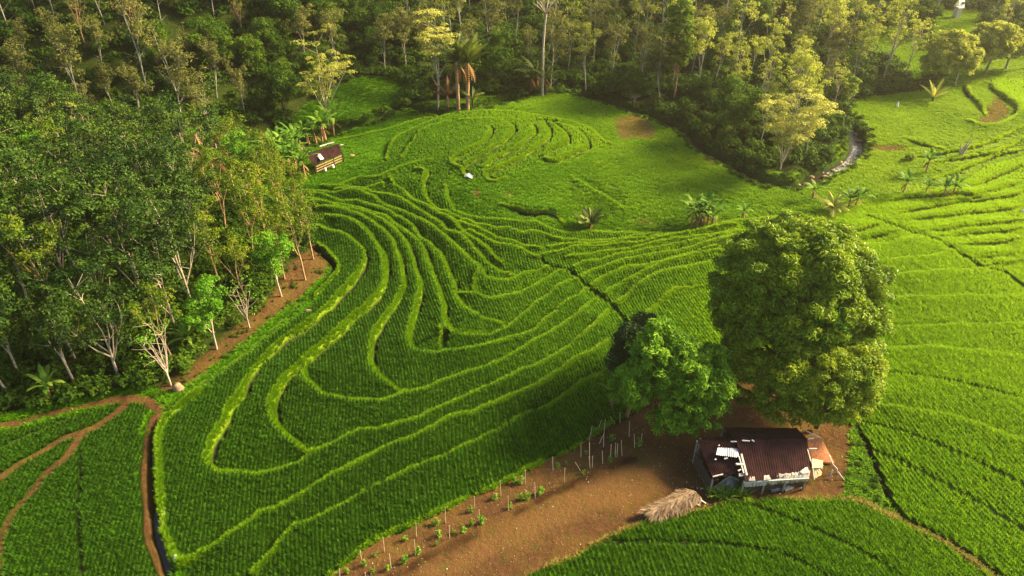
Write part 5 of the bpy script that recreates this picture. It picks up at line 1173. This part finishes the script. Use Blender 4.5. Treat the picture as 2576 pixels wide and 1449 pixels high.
tag(o_, "small bright white tarp lying at the lower tip of the oval rice mound", "tarp")
p = on('S', 1062, 775); m = MB(); m.tube([(0, 0, 0), (.05, 0, .5), (.1, 0, 1.0)], [.28, .2, .04], 7); o_ = m.build("white_marker", M['plastic']); o_.location = p; tag(o_, "small white pointed cloth standing on the far meadow edge", "marker")
p = on('E', 1265, 1345); m = MB(); m.tube([(0, 0, 0), (.0, .1, .2), (-.05, .3, .3), (0, .5, .1)], [.12, .18, .14, .05], 7); o_ = m.build("plastic_bag", M['zinc']); o_.location = p; tag(o_, "grey white plastic bag at the bottom tip of the field by the channel", "bag")
p = on('C', 2445, 218); m = MB(); m.tube([(0, 0, 0), (.1, 0, .25), (.4, 0, .3), (.9, 0, .1)], [.2, .3, .25, .1], 7); o_ = m.build("white_sack", M['plastic']); o_.location = p; tag(o_, "white sack on a terrace bank at the right margin", "sack")
# stream boulders and rapids
seg = STREAM[(np.abs(np.arange(len(STREAM)) - len(STREAM) * .93) < len(STREAM) * .05)]
uvS = to_px(np.c_[STREAM, z_base(STREAM[:, 0], STREAM[:, 1]) - 1.2]); rap = (uvS[:, 0] > 2080) & (uvS[:, 0] < 2175) & (uvS[:, 1] > 355) & (uvS[:, 1] < 445)
ribbon(STREAM[rap], .7, -1.2, M['foam'], "rapids")
rs = random.Random(3); ri = np.nonzero(uvS[:, 0] > 2020)[0]
for k in range(16):
    q = STREAM[rs.choice(list(ri))]; s = rs.uniform(.25, .6); x_, y_ = q[0] + rs.uniform(-1.2, 1.2), q[1] + rs.uniform(-1, 1)
    o_ = blob("river_rock", "rock in the shallow stream where the white water runs", "rock", (x_, y_, float(z_base(x_, y_)) - 1.25), (s, s * .8, s * .7), 'rock' if k % 3 == 0 else 'stone', 40 + k); o_["group"] = "rocks in the stream"
# ------------------------------------------------------------------ the air
hz = bpy.data.materials.new("haze"); hz.use_nodes = True; hz.node_tree.nodes.clear()
pv = hz.node_tree.nodes.new("ShaderNodeVolumePrincipled"); ov = hz.node_tree.nodes.new("ShaderNodeOutputMaterial")
pv.inputs["Color"].default_value = (1.0, .92, .74, 1); pv.inputs["Density"].default_value = .00024; pv.inputs["Anisotropy"].default_value = .6
hz.node_tree.links.new(pv.outputs[0], ov.inputs["Volume"])
m = MB(); m.box((0, 340, 58), (1500, 760, 130)); ho = m.build("haze", hz); tag(ho, "thin golden evening haze filling the valley", "haze", kind='stuff')
print("ground z", Z.min(), Z.max(), Y.min(), Y.max(), X.min(), X.max())
